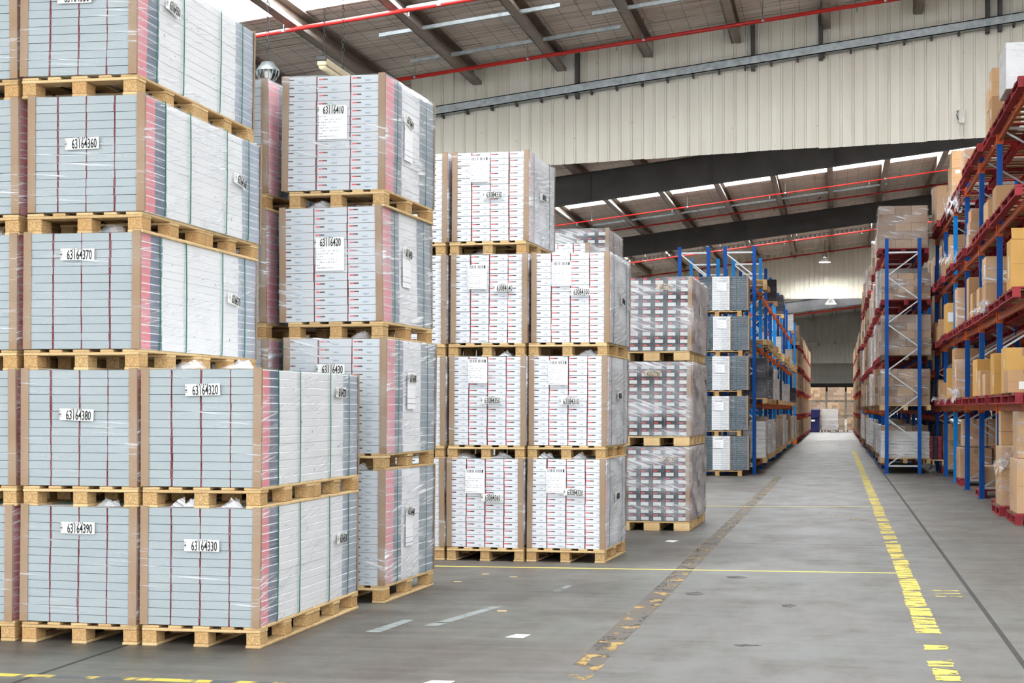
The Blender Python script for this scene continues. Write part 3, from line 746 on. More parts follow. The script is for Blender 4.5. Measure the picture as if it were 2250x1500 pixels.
# ------------------------------------------------------------------ cartons
def carton_mat(name, a, b, island=False, wear=.0):
    t = NT(name, .7, .25); r = t.n('ShaderNodeNewGeometry').outputs['Random Per Island'] if island else t.rnd()
    c = t.mix(r, lin(a), lin(b)); x, y, z = t.xyz()
    fl = t.noise(3, 3); c = t.mix(t.math('MULTIPLY', t.step(fl, .45, .8), .2), c, lin(tuple(int(q*.8) for q in a)))
    pt = t.math('MULTIPLY', t.math('GREATER_THAN', t.noise(1.0, 1, sx=(70, 70, 130)), .70), .35 if not island else .15); c = t.mix(pt, c, lin((120, 92, 66))); t.col(c); return t.m
M_CTN = carton_mat('kraft carton', (186, 146, 106), (214, 174, 130))
M_CTNY = carton_mat('yellow kraft carton', (206, 156, 84), (222, 176, 104))
M_CTNI = carton_mat('kraft carton stack', (150, 124, 100), (196, 166, 134), True)
M_CTNG = carton_mat('dull carton stack', (140, 118, 100), (176, 152, 130), True)
M_TAPE = plain('brown tape', (168, 128, 88), .3)
M_GREYL = carton_mat('pale stack', (190, 186, 182), (222, 220, 216), True)
M_DARKL = carton_mat('dark film stack', (44, 44, 52), (80, 78, 84), True)
WORDS = {}
def carton(x, y, z, w, d, h, label, mat=None, rz=0, flap=False, tags=(), group=None, word=None, wrap=False):
    """x, y: near left corner; w across X, d along Y"""
    e = empty('carton', (x, y, z), rz, label=label, cat='carton', group=group)
    obj('carton_body', bx(w, d, h, mat or M_CTN, .006), e, (w/2, d/2, h/2))
    obj('tape', MB().box(w/2-.03, w/2+.03, -.001, d+.001, h-.002, h+.0015).box(w/2-.03, w/2+.03, -.0015, 0, h*.82, h).mesh('tape', [M_TAPE]), e)
    if mat is not M_WHITEB: obj('flap_seam', MB().box(w*.03, w*.97, -.0012, .0002, h*.5-.002, h*.5+.002).mesh('flap_seam', [M_TAPE]), e)
    if flap: obj('flap', bx(w*.96, .006, .16, mat or M_CTN, .002), e, (w/2, .02, h+.07), (-.35, 0, 0))
    for (tx, tz, tw, th, face) in tags:
        if face == 'front': obj('address_label', MB().box(-tw/2, tw/2, -.002, 0, -th/2, th/2).mesh('address_label', [M_PAPER]), e, (tx, -.0005, tz))
        else: obj('address_label', MB().box(-.002, 0, -tw/2, tw/2, -th/2, th/2).mesh('address_label', [M_PAPER]), e, (-.0005, tx, tz))
    if word: obj('marker_writing', text_mesh(word, .13, M_INK, .8), e, (w*.62, -.0022, h*.72), (math.pi/2, 0, 0))
    if wrap: obj('stretch_film', film_mesh(w, d, h, [F_CART, F_CART], amp=.02, g=.008, n=8, seed=int(y*10)), e, (w/2, d/2, 0))
    return e
def red_pallet(x, y, z, label, w=1.16, l=1.16, rz=0, mat=None, group='red rack pallets'):
    """x, y: near left corner"""
    mat = mat or M_REDW
    p = empty('red_pallet' if mat == M_REDW else 'wooden_pallet', (x, y, z), rz, label=label, cat='pallet', group=group)
    for yy in (.03, l/2, l-.03): 
        for xx in (.05, w/2, w-.05): obj('block', bx(.1, .06, .085, mat, 0), p, (xx, yy, .0595))
    for xx in (.05, w/2, w-.05): obj('bottom_board', bx(.1, l, .017, mat, 0), p, (xx, l/2, .0085))
    for xx in (.05, w/2, w-.05): obj('bearer', bx(.1, l, .018, mat, 0), p, (xx, l/2, .111))
    for k in range(5): obj('deck_board', bx(w, .16, .02, mat if k in (0, 4) else M_DWOOD, 0), p, (w/2, .08+(l-.16)*k/4, .13))
    return p
RPH = .14
# near right rack pallets: two to a bay
LN = ['first', 'second', 'third', 'fourth']; BN = ['nearest', 'second', 'third', 'fourth', 'fifth', 'sixth']
pz = {}
for li, z in enumerate(LEV_N):
    for bi in range(6):
        y0, y1 = YS_N[bi]+.12, YS_N[bi+1]-.12; n = 2; PLN = (y1-y0-.06)/2
        for k in range(n):
            yy = y0+k*(PLN+.06)
            red_pallet(2.26+random.uniform(-.06, .04), yy, z+.049, 'red pallet %s on the %s beam level, %s bay of the near right rack' % (('nearer', 'farther', 'farthest')[k], LN[li], BN[bi]), l=PLN)
TOPZ = [z+.049+RPH for z in LEV_N]
def T(l): return TOPZ[l-1]+.001
cn = 'cartons on the near right rack'
C = carton
# level one (beam about eye height)
C(2.24, 23.3, T(1), .5, .55, .62, 'tallest yellow carton at the right edge of the first rack level', M_CTNY, tags=((.12, .4, .05, .12, 'side'),), group=cn)
C(2.20, 22.55, T(1), .45, .5, .30, 'small dark slatted carton at the right edge of the first rack level', M_CTN, tags=((.2, .1, .12, .1, 'front'),), group=cn)
C(2.24, 24.95, T(1), .55, .55, .60, 'tall yellow carton left of the tallest one on the first rack level', M_CTNY, tags=((.1, .2, .06, .16, 'side'),), group=cn)
C(2.28, 27.72, T(1), .52, .6, .41, 'low kraft carton before the yellow cartons on the first rack level', M_CTN, tags=((.25, .2, .06, .14, 'side'),), group=cn)
C(2.30, 28.6, T(1), .8, .9, .62, 'open yellow carton with a white address label on the first rack level', M_CTNY, flap=False, tags=((.52, .5, .14, .09, 'front'), (.1, .35, .05, .22, 'side')), group=cn)
C(2.30, 27.1, T(1), .6, .5, .34, 'kraft carton on the first rack level half behind the tall yellow one', M_CTN, group=cn)
C(2.22, 32.4, T(1), .5, .45, .72, 'film wrapped tall carton with bunched film on the first rack level', M_CTN, wrap=True, tags=((.05, .5, .08, .22, 'side'),), group=cn)
C(2.74, 32.5, T(1), .45, .45, .66, 'film wrapped carton behind the bunched film on the first rack level', M_CTN, wrap=True, group=cn)
C(2.26, 33.4, T(1), .9, .7, .55, 'wide kraft carton stacked behind the wrapped pair on the first rack level', M_CTN, group=cn)
C(2.26, 33.4, T(1)+.552, .95, .7, .42, 'wide kraft carton on top of another, first rack level middle', M_CTN, tags=((.2, .2, .1, .1, 'side'),), group=cn)
C(2.28, 35.75, T(1), .42, .4, .64, 'narrow yellow carton standing alone on the first rack level', M_CTNY, group=cn)
C(2.30, 37.3, T(1), .5, .4, .36, 'small kraft carton with label on the far first rack level', M_CTN, tags=((.3, .28, .12, .07, 'front'),), group=cn)
C(2.30, 38.9, T(1), .45, .5, .40, 'kraft carton with hanging tag on the far first rack level', M_CTN, tags=((.2, .2, .1, .16, 'side'),), group=cn)
C(2.55, 39.5, T(1), .12, .4, .62, 'thin upright carton sheet on the far first rack level', M_CTN, group=cn)
C(2.36, 40.4, T(1), .7, .6, .48, 'farthest kraft carton on the first rack level', M_CTN, group=cn)
# level two
C(2.24, 22.6, T(2), .6, .5, .66, 'tall kraft carton at the right edge of the second rack level', M_CTNY, flap=True, tags=((.2, .3, .06, .3, 'side'),), group=cn)
C(2.28, 26.75, T(2), .8, .6, .38, 'wrapped kraft carton low on the second rack level', M_CTN, wrap=True, group=cn)
C(2.28, 26.75, T(2)+.382, .78, .6, .42, 'wrapped kraft carton on top of another on the second rack level', M_CTN, wrap=True, tags=((.15, .2, .12, .2, 'side'), (.5, .25, .12, .1, 'front')), group=cn)
C(2.30, 28.2, T(2), .34, .5, .42, 'kraft carton beside the wrapped pair on the second rack level', M_CTN, group=cn)
C(2.30, 29.6, T(2), .3, .45, .43, 'grey-brown carton below the tall one on the second rack level', M_CTN, group=cn)
C(2.30, 30.4, T(2), .62, .5, .76, 'tallest plain kraft carton on the second rack level', M_CTN, group=cn)
C(2.26, 32.7, T(2), .4, .6, .74, 'tall wrapped bundle carton with torn film on the second rack level', M_CTN, wrap=True, tags=((.1, .2, .1, .2, 'side'),), group=cn)
C(2.3, 36.0, T(2), .55, .7, .66, 'leaning yellow carton half covered by white film on the second rack level', M_CTNY, rz=.06, tags=((.25, .36, .5, .2, 'front'),), group=cn)
C(2.3, 39.6, T(2), .5, .7, .36, 'open kraft carton on the far second rack level', M_CTN, flap=True, group=cn)
C(2.3, 41.0, T(2), .5, .6, .5, 'farthest kraft carton on the second rack level', M_CTN, group=cn)
# level three
C(2.3, 25.25, T(3), .62, .6, .40, 'big kraft carton with marker writing on the third rack level', M_CTN, word='F2-19', flap=False, group=cn)
C(2.3, 26.6, T(3), .6, .8, .36, 'kraft carton behind the marked one on the third rack level', M_CTN, group=cn)
for k in range(3):
    C(2.3+.02*k, 30.4, T(3)+k*.222, .55, .6, .22, 'wrapped flat carton %s of three on the third rack level' % ('lowest', 'middle', 'topmost')[k], M_CTN, wrap=True, tags=((.3, .1, .14, .1, 'front'),), group=cn)
C(2.62, 31.6, T(3), .5, .6, .5, 'kraft carton behind the flat wrapped cartons on the third rack level', M_CTN, group=cn)
C(2.32, 35.6, T(3), .6, .6, .5, 'wrapped kraft carton low on the far third rack level', M_CTN, wrap=True, group=cn)
C(2.32, 35.6, T(3)+.502, .62, .6, .24, 'wide kraft carton on a wrapped one, far third rack level', M_CTN, group=cn)
C(2.34, 38.2, T(3), .5, .6, .5, 'kraft carton on the far end of the third rack level', M_CTN, wrap=True, group=cn)
# level four
for k in range(2): C(2.3, 25.9, T(4)+k*.432, .42, .5, .43, '%s kraft carton at the top right of the rack' % ('lower', 'upper')[k], M_CTN, tags=((.22, .30, .12, .08, 'front'), (.2, .2, .1, .14, 'side')), group=cn)
for k in range(2): C(2.32, 26.6, T(4)+k*.36, .42, .5, .35, '%s kraft carton behind the top right pair of the rack' % ('lower', 'upper')[k], M_CTN, group=cn)
C(2.22, 23.0, T(4), .6, .9, .62, 'white wrapped carton at the top right corner of the picture', M_WHITEB, wrap=True, group=cn)
C(2.24, 30.6, T(4), .62, .7, .38, 'shaded kraft carton on top of the rack beside a post', M_CTN, wrap=True, group=cn)
C(2.95, 30.3, T(4), .6, .7, .42, 'shaded kraft carton behind a post on top of the rack', M_CTN, group=cn)
C(3.6, 28.0, T(4), 1.1, .7, .45, 'wide shaded kraft carton on the dim rack top', M_CTN, group=cn)
for k in range(3): C(2.36, 35.7, T(4)+k*.372, .55, .6, .37, 'kraft carton, %s in the pile of three on the rack top' % ('lowest', 'middle', 'topmost')[k], M_CTN, tags=((.12, .3, .1, .07, 'front'),) if k == 1 else (), group=cn)
for k in range(2): C(2.36, 36.4, T(4)+k*.45, .3, .5, .44, '%s carton standing just behind the pile of three on the rack top' % ('lower', 'upper')[k], M_CTN, group=cn)
C(2.26, 39.2, T(4), .5, .6, .85, 'far wrapped carton on the rack top', M_CTN, wrap=True, group=cn)
C(2.26, 40.6, T(4), .5, .6, 1.0, 'farthest wrapped carton on the rack top', M_CTN, wrap=True, group=cn)
# floor level
fz = RPH+.001
for nm, x, y in (('nearest', 2.3, 22.6), ('second', 2.26, 24.35), ('third', 2.36, 25.55), ('fourth', 2.42, 29.3), ('fifth', 2.4, 33.9), ('farthest', 2.45, 40.3)):
    red_pallet(x, y, 0, '%s red pallet on the floor under the near right rack' % nm)
C(2.33, 22.7, fz, .9, .9, .72, 'wrapped kraft carton on the nearest red floor pallet', M_CTN, wrap=True, group=cn)
C(2.36, 22.8, fz+.725, .7, .7, .62, 'tall kraft carton standing on the nearest wrapped carton', M_CTN, wrap=True, group=cn)
C(2.3, 24.5, fz, .62, .8, .84, 'large film-draped kraft carton on the second red floor pallet', M_CTN, wrap=True, group=cn)
C(2.42, 25.62, fz, .8, .8, .66, 'wrapped kraft carton low on the third red floor pallet', M_CTN, wrap=True, group=cn)
C(2.40, 25.62, fz+.662, .82, .8, .38, 'lower of two big kraft cartons piled above the third floor pallet', M_CTN, group=cn)
C(2.40, 25.62, fz+1.045, .82, .8, .36, 'upper of two big kraft cartons piled above the third floor pallet', M_CTN, group=cn)
C(2.46, 29.35, fz, .5, .6, .40, 'small film-wrapped carton beside a blue post on the floor', M_CTN, wrap=True, group=cn)
C(2.4, 34.0, fz, .62, .9, .60, 'square kraft carton on the fifth red floor pallet', M_CTN, wrap=True, group=cn)
C(3.05, 34.1, fz, .6, .9, .62, 'kraft carton right of the square one on the floor', M_CTN, group=cn)
for k in range(2): C(2.5+.5*k, 34.6, fz+.625, .48, .5, .55, '%s kraft carton piled at the back of the fifth floor pallet' % ('left', 'right')[k], M_CTN, wrap=True, group=cn)
for k in range(2): C(2.46+.45*k, 40.4, fz, .43, .6, .62, '%s wrapped carton on the farthest red floor pallet' % ('left', 'right')[k], M_CTN, wrap=True, group=cn)
C(2.5, 40.5, fz+.625, .4, .5, .4, 'kraft carton on top of the farthest floor cartons', M_CTN, group=cn)
film_knot('film_scrap', 'bunched clear film hanging off the first rack level', (2.22, 31.9, T(1)+.05), .20, 1)
film_knot('film_scrap', 'white film rag hanging off the second rack level beside a post', (2.22, 26.6, T(2)+.0), .17, 2)
film_knot('film_scrap', 'clear film rag on the far first rack level', (2.2, 36.6, T(1)+.0), .18, 3)
film_knot('film_scrap', 'clear film bag hanging off the far second rack level', (2.16, 41.2, T(2)+.02), .2, 4)
film_knot('film_scrap', 'film rag caught on the third rack level beam', (2.2, 33.2, T(3)+.05), .22, 5)
film_knot('film_scrap', 'film strip trailing below the rack top pallet', (2.2, 32.4, T(4)-.25), .25, 6, sz=(.6, .6, 2.2))
film_knot('film_scrap', 'film gathered on the draped floor carton', (2.34, 24.4, .75), .22, 8)

# wrapped loads of cartons on pallets for the long racks: a few shapes, copied
def load_shape(nx, ny, nz, w, l, h, mat, seed, gap=.006):
    R = random.Random(seed); b = MB()
    for k in range(nz):
        mx, my = (nx, ny) if k % 2 == 0 else (max(1, nx-1), ny+(ny > 1))
        for i in range(mx):
            for j in range(my):
                g = R.uniform(.2, 1)*gap
                b.box(w*i/mx+g, w*(i+1)/mx-g, l*j/my+g, l*(j+1)/my-g, h*k/nz+.002, h*(k+1)/nz-.002)
    return fixn(b.mesh('carton_load', [mat]))
PW, PL = 1.16, 1.1
def flat_pallet_mesh(mat, w=PW, l=PL):
    b = MB()
    for xx in (0, w/2-.05, w-.1):
        b.box(xx, xx+.1, 0, l, 0, .018); b.box(xx, xx+.1, 0, .08, .018, .1); b.box(xx, xx+.1, l/2-.05, l/2+.05, .018, .1); b.box(xx, xx+.1, l-.08, l, .018, .1)
    for k in range(6): b.box(0, w, .18*k*(l-.12)/.9, .18*k*(l-.12)/.9+.12, .1, .125)
    return b.mesh('pallet', [mat])
PALM = {'red': flat_pallet_mesh(M_REDW), 'pine': flat_pallet_mesh(M_WOOD), 'old': flat_pallet_mesh(M_DWOOD)}
FILMS = {}
def lf(h):
    if h not in FILMS: FILMS[h] = film_mesh(PW-.04, PL-.04, h, [F_CART, F_CART], amp=.02, g=.012, n=8, seed=int(h*100))
    return FILMS[h]
KINDS = {
 'brown': ('film-wrapped brown carton load', {h: load_shape(4, 4, 4, PW-.04, PL-.04, h, M_CTNI, 1) for h in (.62, .75, .95, 1.0, .85, .8)}),
 'dull': ('dull wrapped carton load', {h: load_shape(3, 3, 5, PW-.04, PL-.04, h, M_CTNG, 2) for h in (.62, .75, .95, 1.0, .85, .8)}),
 'pale': ('pale wrapped sheet load', {h: load_shape(1, 2, 8, PW-.04, PL-.04, h, M_GREYL, 3) for h in (.62, .75, .95, 1.0, .85, .8)}),
 'dark': ('dark wrapped load', {h: load_shape(2, 2, 6, PW-.04, PL-.04, h, M_DARKL, 4) for h in (.62, .75, .95, 1.0, .85, .8)}),
}
def rack_load(kind, h, x, y, z, label, pal='red', film_on=True, group=None, sx=1, sy=1):
    e = empty('wrapped_pallet_load', (x, y, z), random.uniform(-.02, .02), label=label, cat='pallet load', group=group)
    e.scale = (sx, sy, 1)
    obj('pallet', PALM[pal], e)
    o = obj('carton_load', KINDS[kind][1][h], e, (.02, .02, .126)); o['kind'] = 'stuff'
    if film_on: obj('stretch_film', lf(h), e, (PW/2, PL/2, .126))
    return e
def empty_pal(x, y, z, label, pal='pine', group='empty pallets on the left rack', n=1):
    for k in range(n):
        o = obj('empty_pallet', PALM[pal], None, (x, y, z+.13*k), (0, 0, random.uniform(-.05, .05)))
        tag(o, label + ('' if n == 1 else ', %s of two' % ('lower', 'upper')[k]), 'pallet', group)
LV = ['lowest', 'second', 'third', 'fourth', 'top']
BO = ['first', 'second', 'third', 'fourth', 'fifth', 'sixth', 'seventh', 'eighth', 'ninth', 'tenth', 'eleventh']
R = random.Random(21)
# right aisle rack: every bay full; the first bay shows its whole end
for bi in range(10):
    for li, z in enumerate(LEV_R):
        for k in range(2):
            if li == 4 and bi > 2 and R.random() < .35: continue
            y = YS_R[bi]+.14+k*1.5+R.uniform(0, .12); kind = 'brown'; h = R.choice((.75, .85, .95)) if li < 4 else R.choice((.75, .95))
            pal = 'red' if li > 1 else 'old'
            if bi == 0 and k == 0: kind, h, pal = (('pale', .62, 'pine'), ('brown', .85, 'pine'), ('dull', .95, 'old'), ('brown', .62, 'red'), ('dull', 1.0, 'red'))[li]
            elif li == 0: kind = R.choice(('pale', 'brown', 'pale'))
            else: kind = R.choice(('brown', 'dull', 'brown', 'pale'))
            rack_load(kind, h, 1.02+R.uniform(-.05, .05), y, z+.049, '%s, %s level, %s bay of right aisle rack, %s' % (KINDS[kind][0], LV[li], BO[bi], ('nearer', 'farther')[k]), pal, bi < 5, 'loads on the right aisle rack')
# striped red and black books of board beside the white load at the rack foot
M_REDBK = plain('red and black bundle', (150, 40, 56), .5)
e = empty('red_board_stack', (2.0, 40.3, .2), label='stack of red and dark boards just right of the rack end post', cat='board stack')
for k in range(11):
    for j, mt in enumerate((M_REDBK, M_DARKL, M_REDBK)): obj('board', bx(.09, .6, .045, mt, .002), e, (.19+j*.1, .3, .15+k*.05))
obj('pallet', PALM['pine'], e).scale = (.42, .7, 1)
# left aisle rack: sparse tops, pine pallets, dark and pale loads
for bi in range(10):
    for li, z in enumerate(LEV_L):
        for k in range(2):
            y = YS_L[bi]+.14+k*1.5+R.uniform(0, .1); x = -2.80+R.uniform(-.04, .04); nm = (('nearer', 'farther')[k])
            lab = lambda kk: '%s, %s level, %s bay of left aisle rack, %s' % (KINDS[kk][0], LV[li], BO[bi], nm)
            if li == 0: kd = R.choice(('pale', 'pale', 'brown')); rack_load(kd, R.choice((.75, .85, .95)), x, y, z+.049, lab(kd), 'pine', bi < 4, 'loads on the left aisle rack')
            elif li == 1:
                if bi < 3: kd = ('dark', 'dark', 'pale')[bi]; rack_load(kd, (.95, .85, .85)[bi], x, y, z+.049, lab(kd), ('pine', 'red')[k], bi < 3, 'loads on the left aisle rack')
                elif R.random() < .5: kd = R.choice(('pale', 'dark')); rack_load(kd, .62, x, y, z+.049, lab(kd), 'pine', False, 'loads on the left aisle rack')
                else: empty_pal(x, y, z+.049, 'empty pine pallet, second level, %s bay of left aisle rack, %s' % (BO[bi], nm))
            elif li == 2:
                if (bi, k) in ((4, 0), (7, 1)): rack_load('pale', .62, x, y, z+.049, lab('pale'), 'pine', False, 'loads on the left aisle rack', sy=.7)
                else: empty_pal(x, y, z+.049, 'empty pine pallet, third level, %s bay of left aisle rack, %s' % (BO[bi], nm), n=2 if R.random() < .6 else 1)
            else:
                if (bi, k) in ((2, 1), (4, 1), (8, 0)): rack_load('dark' if bi < 8 else 'pale', .62, x, y, z+.049, lab('dark' if bi < 8 else 'pale'), 'pine', False, 'loads on the left aisle rack', sy=.5)
                elif (bi, k) == (0, 1): empty_pal(x, y, z+.049, 'empty pine pallet, top level, first bay of left aisle rack', n=2)
for bi in range(0, 6):
    for li in (0, 1):
        rack_load('dull', .95, -4.1, YS_L[bi]+.3, LEV_L[li]+.056, 'dull load, %s level, %s bay of rack behind left aisle rack' % (LV[li], BO[bi]), 'pine', False, 'loads on the hidden left rack')
# far racks: full of wrapped brown loads
FARB = {'left': MB(), 'right': MB()}
for side, x, ys in (('left', -2.76, YS_L2), ('right', 1.02, [75.5+BAY*k for k in range(11)])):
    for bi in range(len(ys)-1):
        for li, z in enumerate(LEV_2):
            for k in range(2):
                if li == 4 and (bi + k) % 3 == 0 and bi > 0: continue
                kd = R.choice(('brown', 'brown', 'dull'))
                if bi >= 4:
                    FARB[side].box(x, x+PW, ys[bi]+.14+k*1.5, ys[bi]+.14+k*1.5+PL, z+.049, z+.18, 1)
                    for q in range(3): FARB[side].box(x+.02, x+PW-.02, ys[bi]+.16+k*1.5+.36*q, ys[bi]+.16+k*1.5+.36*q+.34, z+.182, z+.182+R.choice((.7, .75)))
                    continue
                rack_load(kd, .75 if li < 4 else R.choice((.62, .95)), x+R.uniform(-.05, .05), ys[bi]+.14+k*1.5, z+.049, '%s, %s level, %s bay of far %s aisle rack, %s' % (KINDS[kd][0], LV[li], BO[bi], side, ('nearer', 'farther')[k]), 'red', False, 'loads on the far %s aisle rack' % side)
for side in FARB: tag(obj('stacked_goods', fixn(FARB[side].mesh('stacked_goods', [M_CTNI, M_REDW]))), 'brown goods on red pallets deep in the far %s aisle rack' % side, 'stacked goods', kind='stuff')
# dim loads on the rack behind the near right rack
for bi in range(6):
    for li, z in enumerate([0]+LEV_N):
        kd = R.choice(('brown', 'dull'))
        rack_load(kd, R.choice((.85, .95)), 3.62, YS_N[bi]+.2, z+.049 if z else 0, '%s, %s level, %s bay of the dim rack at right' % (KINDS[kd][0], ('floor', 'first', 'second', 'third', 'fourth')[li], BN[bi]), 'red', False, 'loads on the dim rack', sy=2.4)
b = MB(); Rg = random.Random(31)  # goods invented to keep the gap beside the right aisle rack dark
for k in range(18):
    for li in range(5):
        z = (0, 1.3, 2.5, 3.8, 5.0)[li]; y0 = 44.2+1.7*k; b.box(2.75, 3.9, y0, y0+1.3, z, z+.13, 1)
        for q in range(2): b.box(2.78+.56*q, 3.32+.56*q, y0+.02, y0+1.28, z+.132, z+.132+Rg.choice((.8, .95, .7)))
tag(obj('stacked_goods', fixn(b.mesh('stacked_goods', [M_CTNG, M_REDW]))), 'brown goods added to darken the gap right of the right aisle rack', 'stacked goods', kind='stuff')
rack('pallet_rack', 'blue rack added in the darkened gap right of the right aisle rack', 2.72, 3.7, [44.1+3.4*k for k in range(10)], [1.25, 2.45, 3.75, 4.95], 5.5, brace_all=False)  # rack put in with the added goods that darken this gap
# end of the aisle
for r_ in range(3):
    for c_ in range(3):
        rack_load('dull' if (r_+c_) % 2 else 'brown', .85, -1.85+1.25*c_, 112, r_*.99, 'brown carton load closing the aisle, %s row, %s of three' % (('floor', 'second', 'top')[r_], ('left', 'middle', 'right')[c_]), 'old', False, 'loads closing the aisle')
e = empty('blue_bin', (-1.5, 110.5, 0), label='dark blue plastic bin at the end of the aisle', cat='bin')
M_NAVY = plain('navy plastic', (26, 34, 88), .5)
obj('bin_body', MB().box(-.42, .42, -.4, .4, 0, .9, 0, .04).mesh('bin_body', [M_NAVY]), e); obj('bin_lid', MB().box(-.45, .45, -.43, .43, .9, 1.5, 0, .05).mesh('bin_lid', [M_NAVY]), e)
obj('bin_label', MB().box(-.12, .12, -.445, -.435, .7, .82).mesh('bin_label', [M_PAPER]), e)
e = empty('white_wrapped_load', (-.45, 110.4, 0), label='white film-wrapped load beside the blue bin at the aisle end', cat='pallet load')
obj('carton_load', load_shape(1, 1, 2, 1.05, .9, 1.4, M_GREYL, 9), e, (-.5, 0, .13))['kind'] = 'stuff'; obj('pallet', PALM['old'], e, (-.55, 0, 0)); obj('stretch_film', film_mesh(1.1, .95, .7, [F_TORN, F_TORN], amp=.06, seed=77), e, (.02, .45, .13))

# ------------------------------------------------------------------ pipes, trays, lamps
M_PIPE = plain('red sprinkler pipe', (198, 46, 42), .35, 0, .05, 2)
def pipe(y, x0, x1, dz, label, r=.045, heads=0, y2=None, hook=True):
    e = empty('sprinkler_pipe', (0, y, 0), label=label, cat='pipe', group='sprinkler pipes')
    obj('pipe_run', MB().tube([(x0, 0, roof(x0)+dz), (x1, 0, roof(x1)+dz)], r, 10).mesh('pipe_run', [M_PIPE], True), e)
    n = heads
    for k in range(n):
        x = x0+(x1-x0)*(k+.5)/n; z = roof(x)+dz
        obj('sprinkler_head', MB().lathe([(.0, -.13), (.03, -.125), (.03, -.12), (.012, -.11), (.014, -.05), (.02, -.03), (.02, 0)], 8, (x, 0, z)).mesh('sprinkler_head', [M_GALV]), e)
        obj('pipe_hanger', MB().tube([(x+.6, 0, z+.07*1), (x+.6, 0, roof(x+.6))], .008, 6).lathe([(.055, -.03), (.06, 0), (.055, .03)], 10, (x+.6, 0, z+.07)).mesh('pipe_hanger', [M_GALV]), e)
pipe(31.2, -16, 6, -.5, 'red sprinkler pipe crossing the roof at upper left', heads=7)
pipe(36.8, -14, 7, -.5, 'red sprinkler pipe along the top of the cream partition', heads=8)
pipe(50.5, -16, 7, -.42, 'red sprinkler pipe just behind the lower edge of the first partition', .04, heads=5)
pipe(66.0, -16, 7, -.5, 'red sprinkler pipe below the bright skylight band', .028, heads=6)
pipe(70.6, -16, 7, -.45, 'thin red sprinkler pipe before the second dark rafter', .035, heads=6)
pipe(85.0, -16, 7, -.45, 'red sprinkler pipe with pale sleeve behind the second rafter', .05, heads=6)
pipe(93.0, -16, 7, -.5, 'red sprinkler pipe along the second partition', .04, heads=4)
pipe(140, -12, 7, -1.0, 'red sprinkler pipe far down the hall', .08, heads=2)
# perforated tray below the second rafter
M_TRAY = plain('tray steel', (178, 176, 170), .45, .4)
e = empty('cable_tray', (0, 75.2, 0), label='perforated pale cable tray below the second dark rafter', cat='cable tray')
b = MB(); sloped_box(b, -16, 6, -.02, .02, -1.44, -1.42); sloped_box(b, -16, 6, -.02, .02, -1.31, -1.29); obj('tray_rail', b.mesh('tray_rail', [M_TRAY]), e)
b = MB()
for k in range(110): sloped_box(b, -16+.2*k, -16+.2*k+.11, -.015, .015, -1.42, -1.31)
o = obj('tray_rungs', b.mesh('tray_rungs', [M_TRAY]), e); o['kind'] = 'stuff'
# pale strip lights hung along the skylight band
M_LAMPW = plain('white lamp enamel', (232, 230, 222), .4)
M_TUBE = NT('lamp diffuser', .4); M_TUBE.b.inputs['Emission Color'].default_value = (1, .98, .94, 1); M_TUBE.b.inputs['Emission Strength'].default_value = 3; M_TUBE = M_TUBE.m
def high_bay(x, y, z, zr, label, s=1.0):
    e = empty('high_bay_lamp', (x, y, z), label=label, cat='lamp', group='high bay lamps')
    obj('reflector', MB().lathe([(.30*s, 0), (.29*s, .02), (.20*s, .16*s), (.13*s, .24*s), (.11*s, .26*s)], 24).mesh('reflector', [M_LAMPW], True), e)
    obj('ballast', MB().lathe([(.11*s, .26*s), (.12*s, .28*s), (.12*s, .48*s), (.08*s, .5*s), (0, .5*s)], 16).mesh('ballast', [M_GALV], True), e)
    obj('cable', MB().tube([(0, 0, .5*s), (0, 0, zr-z)], .012, 6).mesh('cable', [M_STEEL]), e)
    t = NT('lamp glow', .5); t.b.inputs['Emission Color'].default_value = (1, .97, .9, 1); t.b.inputs['Emission Strength'].default_value = LAMP_STRENGTH
    obj('lamp_glass', MB().lathe([(0, .045), (.22*s, .05), (.235*s, .06)], 20).mesh('lamp_glass', [t.m]), e)
high_bay(-.62, 91.3, 9.45, roof(-.62)-.01, 'high bay lamp hanging before the second cream partition')
high_bay(-.40, 122.0, 9.1, roof(-.4), 'small high bay lamp below the second partition', 1.3)
# batten lamp on chains above the middle stack
e = empty('batten_lamp', (-6.1, 19.2, 5.72), label='cream batten lamp on chains above the middle stack', cat='lamp')
M_CREAM = plain('cream lamp body', (222, 206, 170), .5)
obj('lamp_body', MB().box(-.06, .06, 0, 1.3, -.06, .04, 0, .015).mesh('lamp_body', [M_CREAM]), e)
obj('end_cap', MB().box(-.065, .065, -.02, .02, -.0, .06, 0, .01).mesh('end_cap', [M_STEEL]), e)
obj('diffuser', MB().tube([(0, .02, -.06), (0, 1.28, -.06)], .045, 10).mesh('diffuser', [plain('milky tube', (240, 226, 190), .4)], True), e)
def chain(parent, x, y, z0, z1):
    b = MB(); z = z0; k = 0
    while z < z1:
        r = .018; pts = [(x+(r*math.cos(t) if k % 2 else 0), y+(0 if k % 2 else r*math.cos(t)), z+.03+.03*math.sin(t)) for t in [i*math.pi/3 for i in range(7)]]
        b.tube(pts, .004, 4); z += .05; k += 1
    o = obj('chain', b.mesh('chain', [M_STEEL]), parent); o['kind'] = 'stuff'
chain(e, 0, .12, .04, 3.9); chain(e, 0, .9, .04, 3.9)
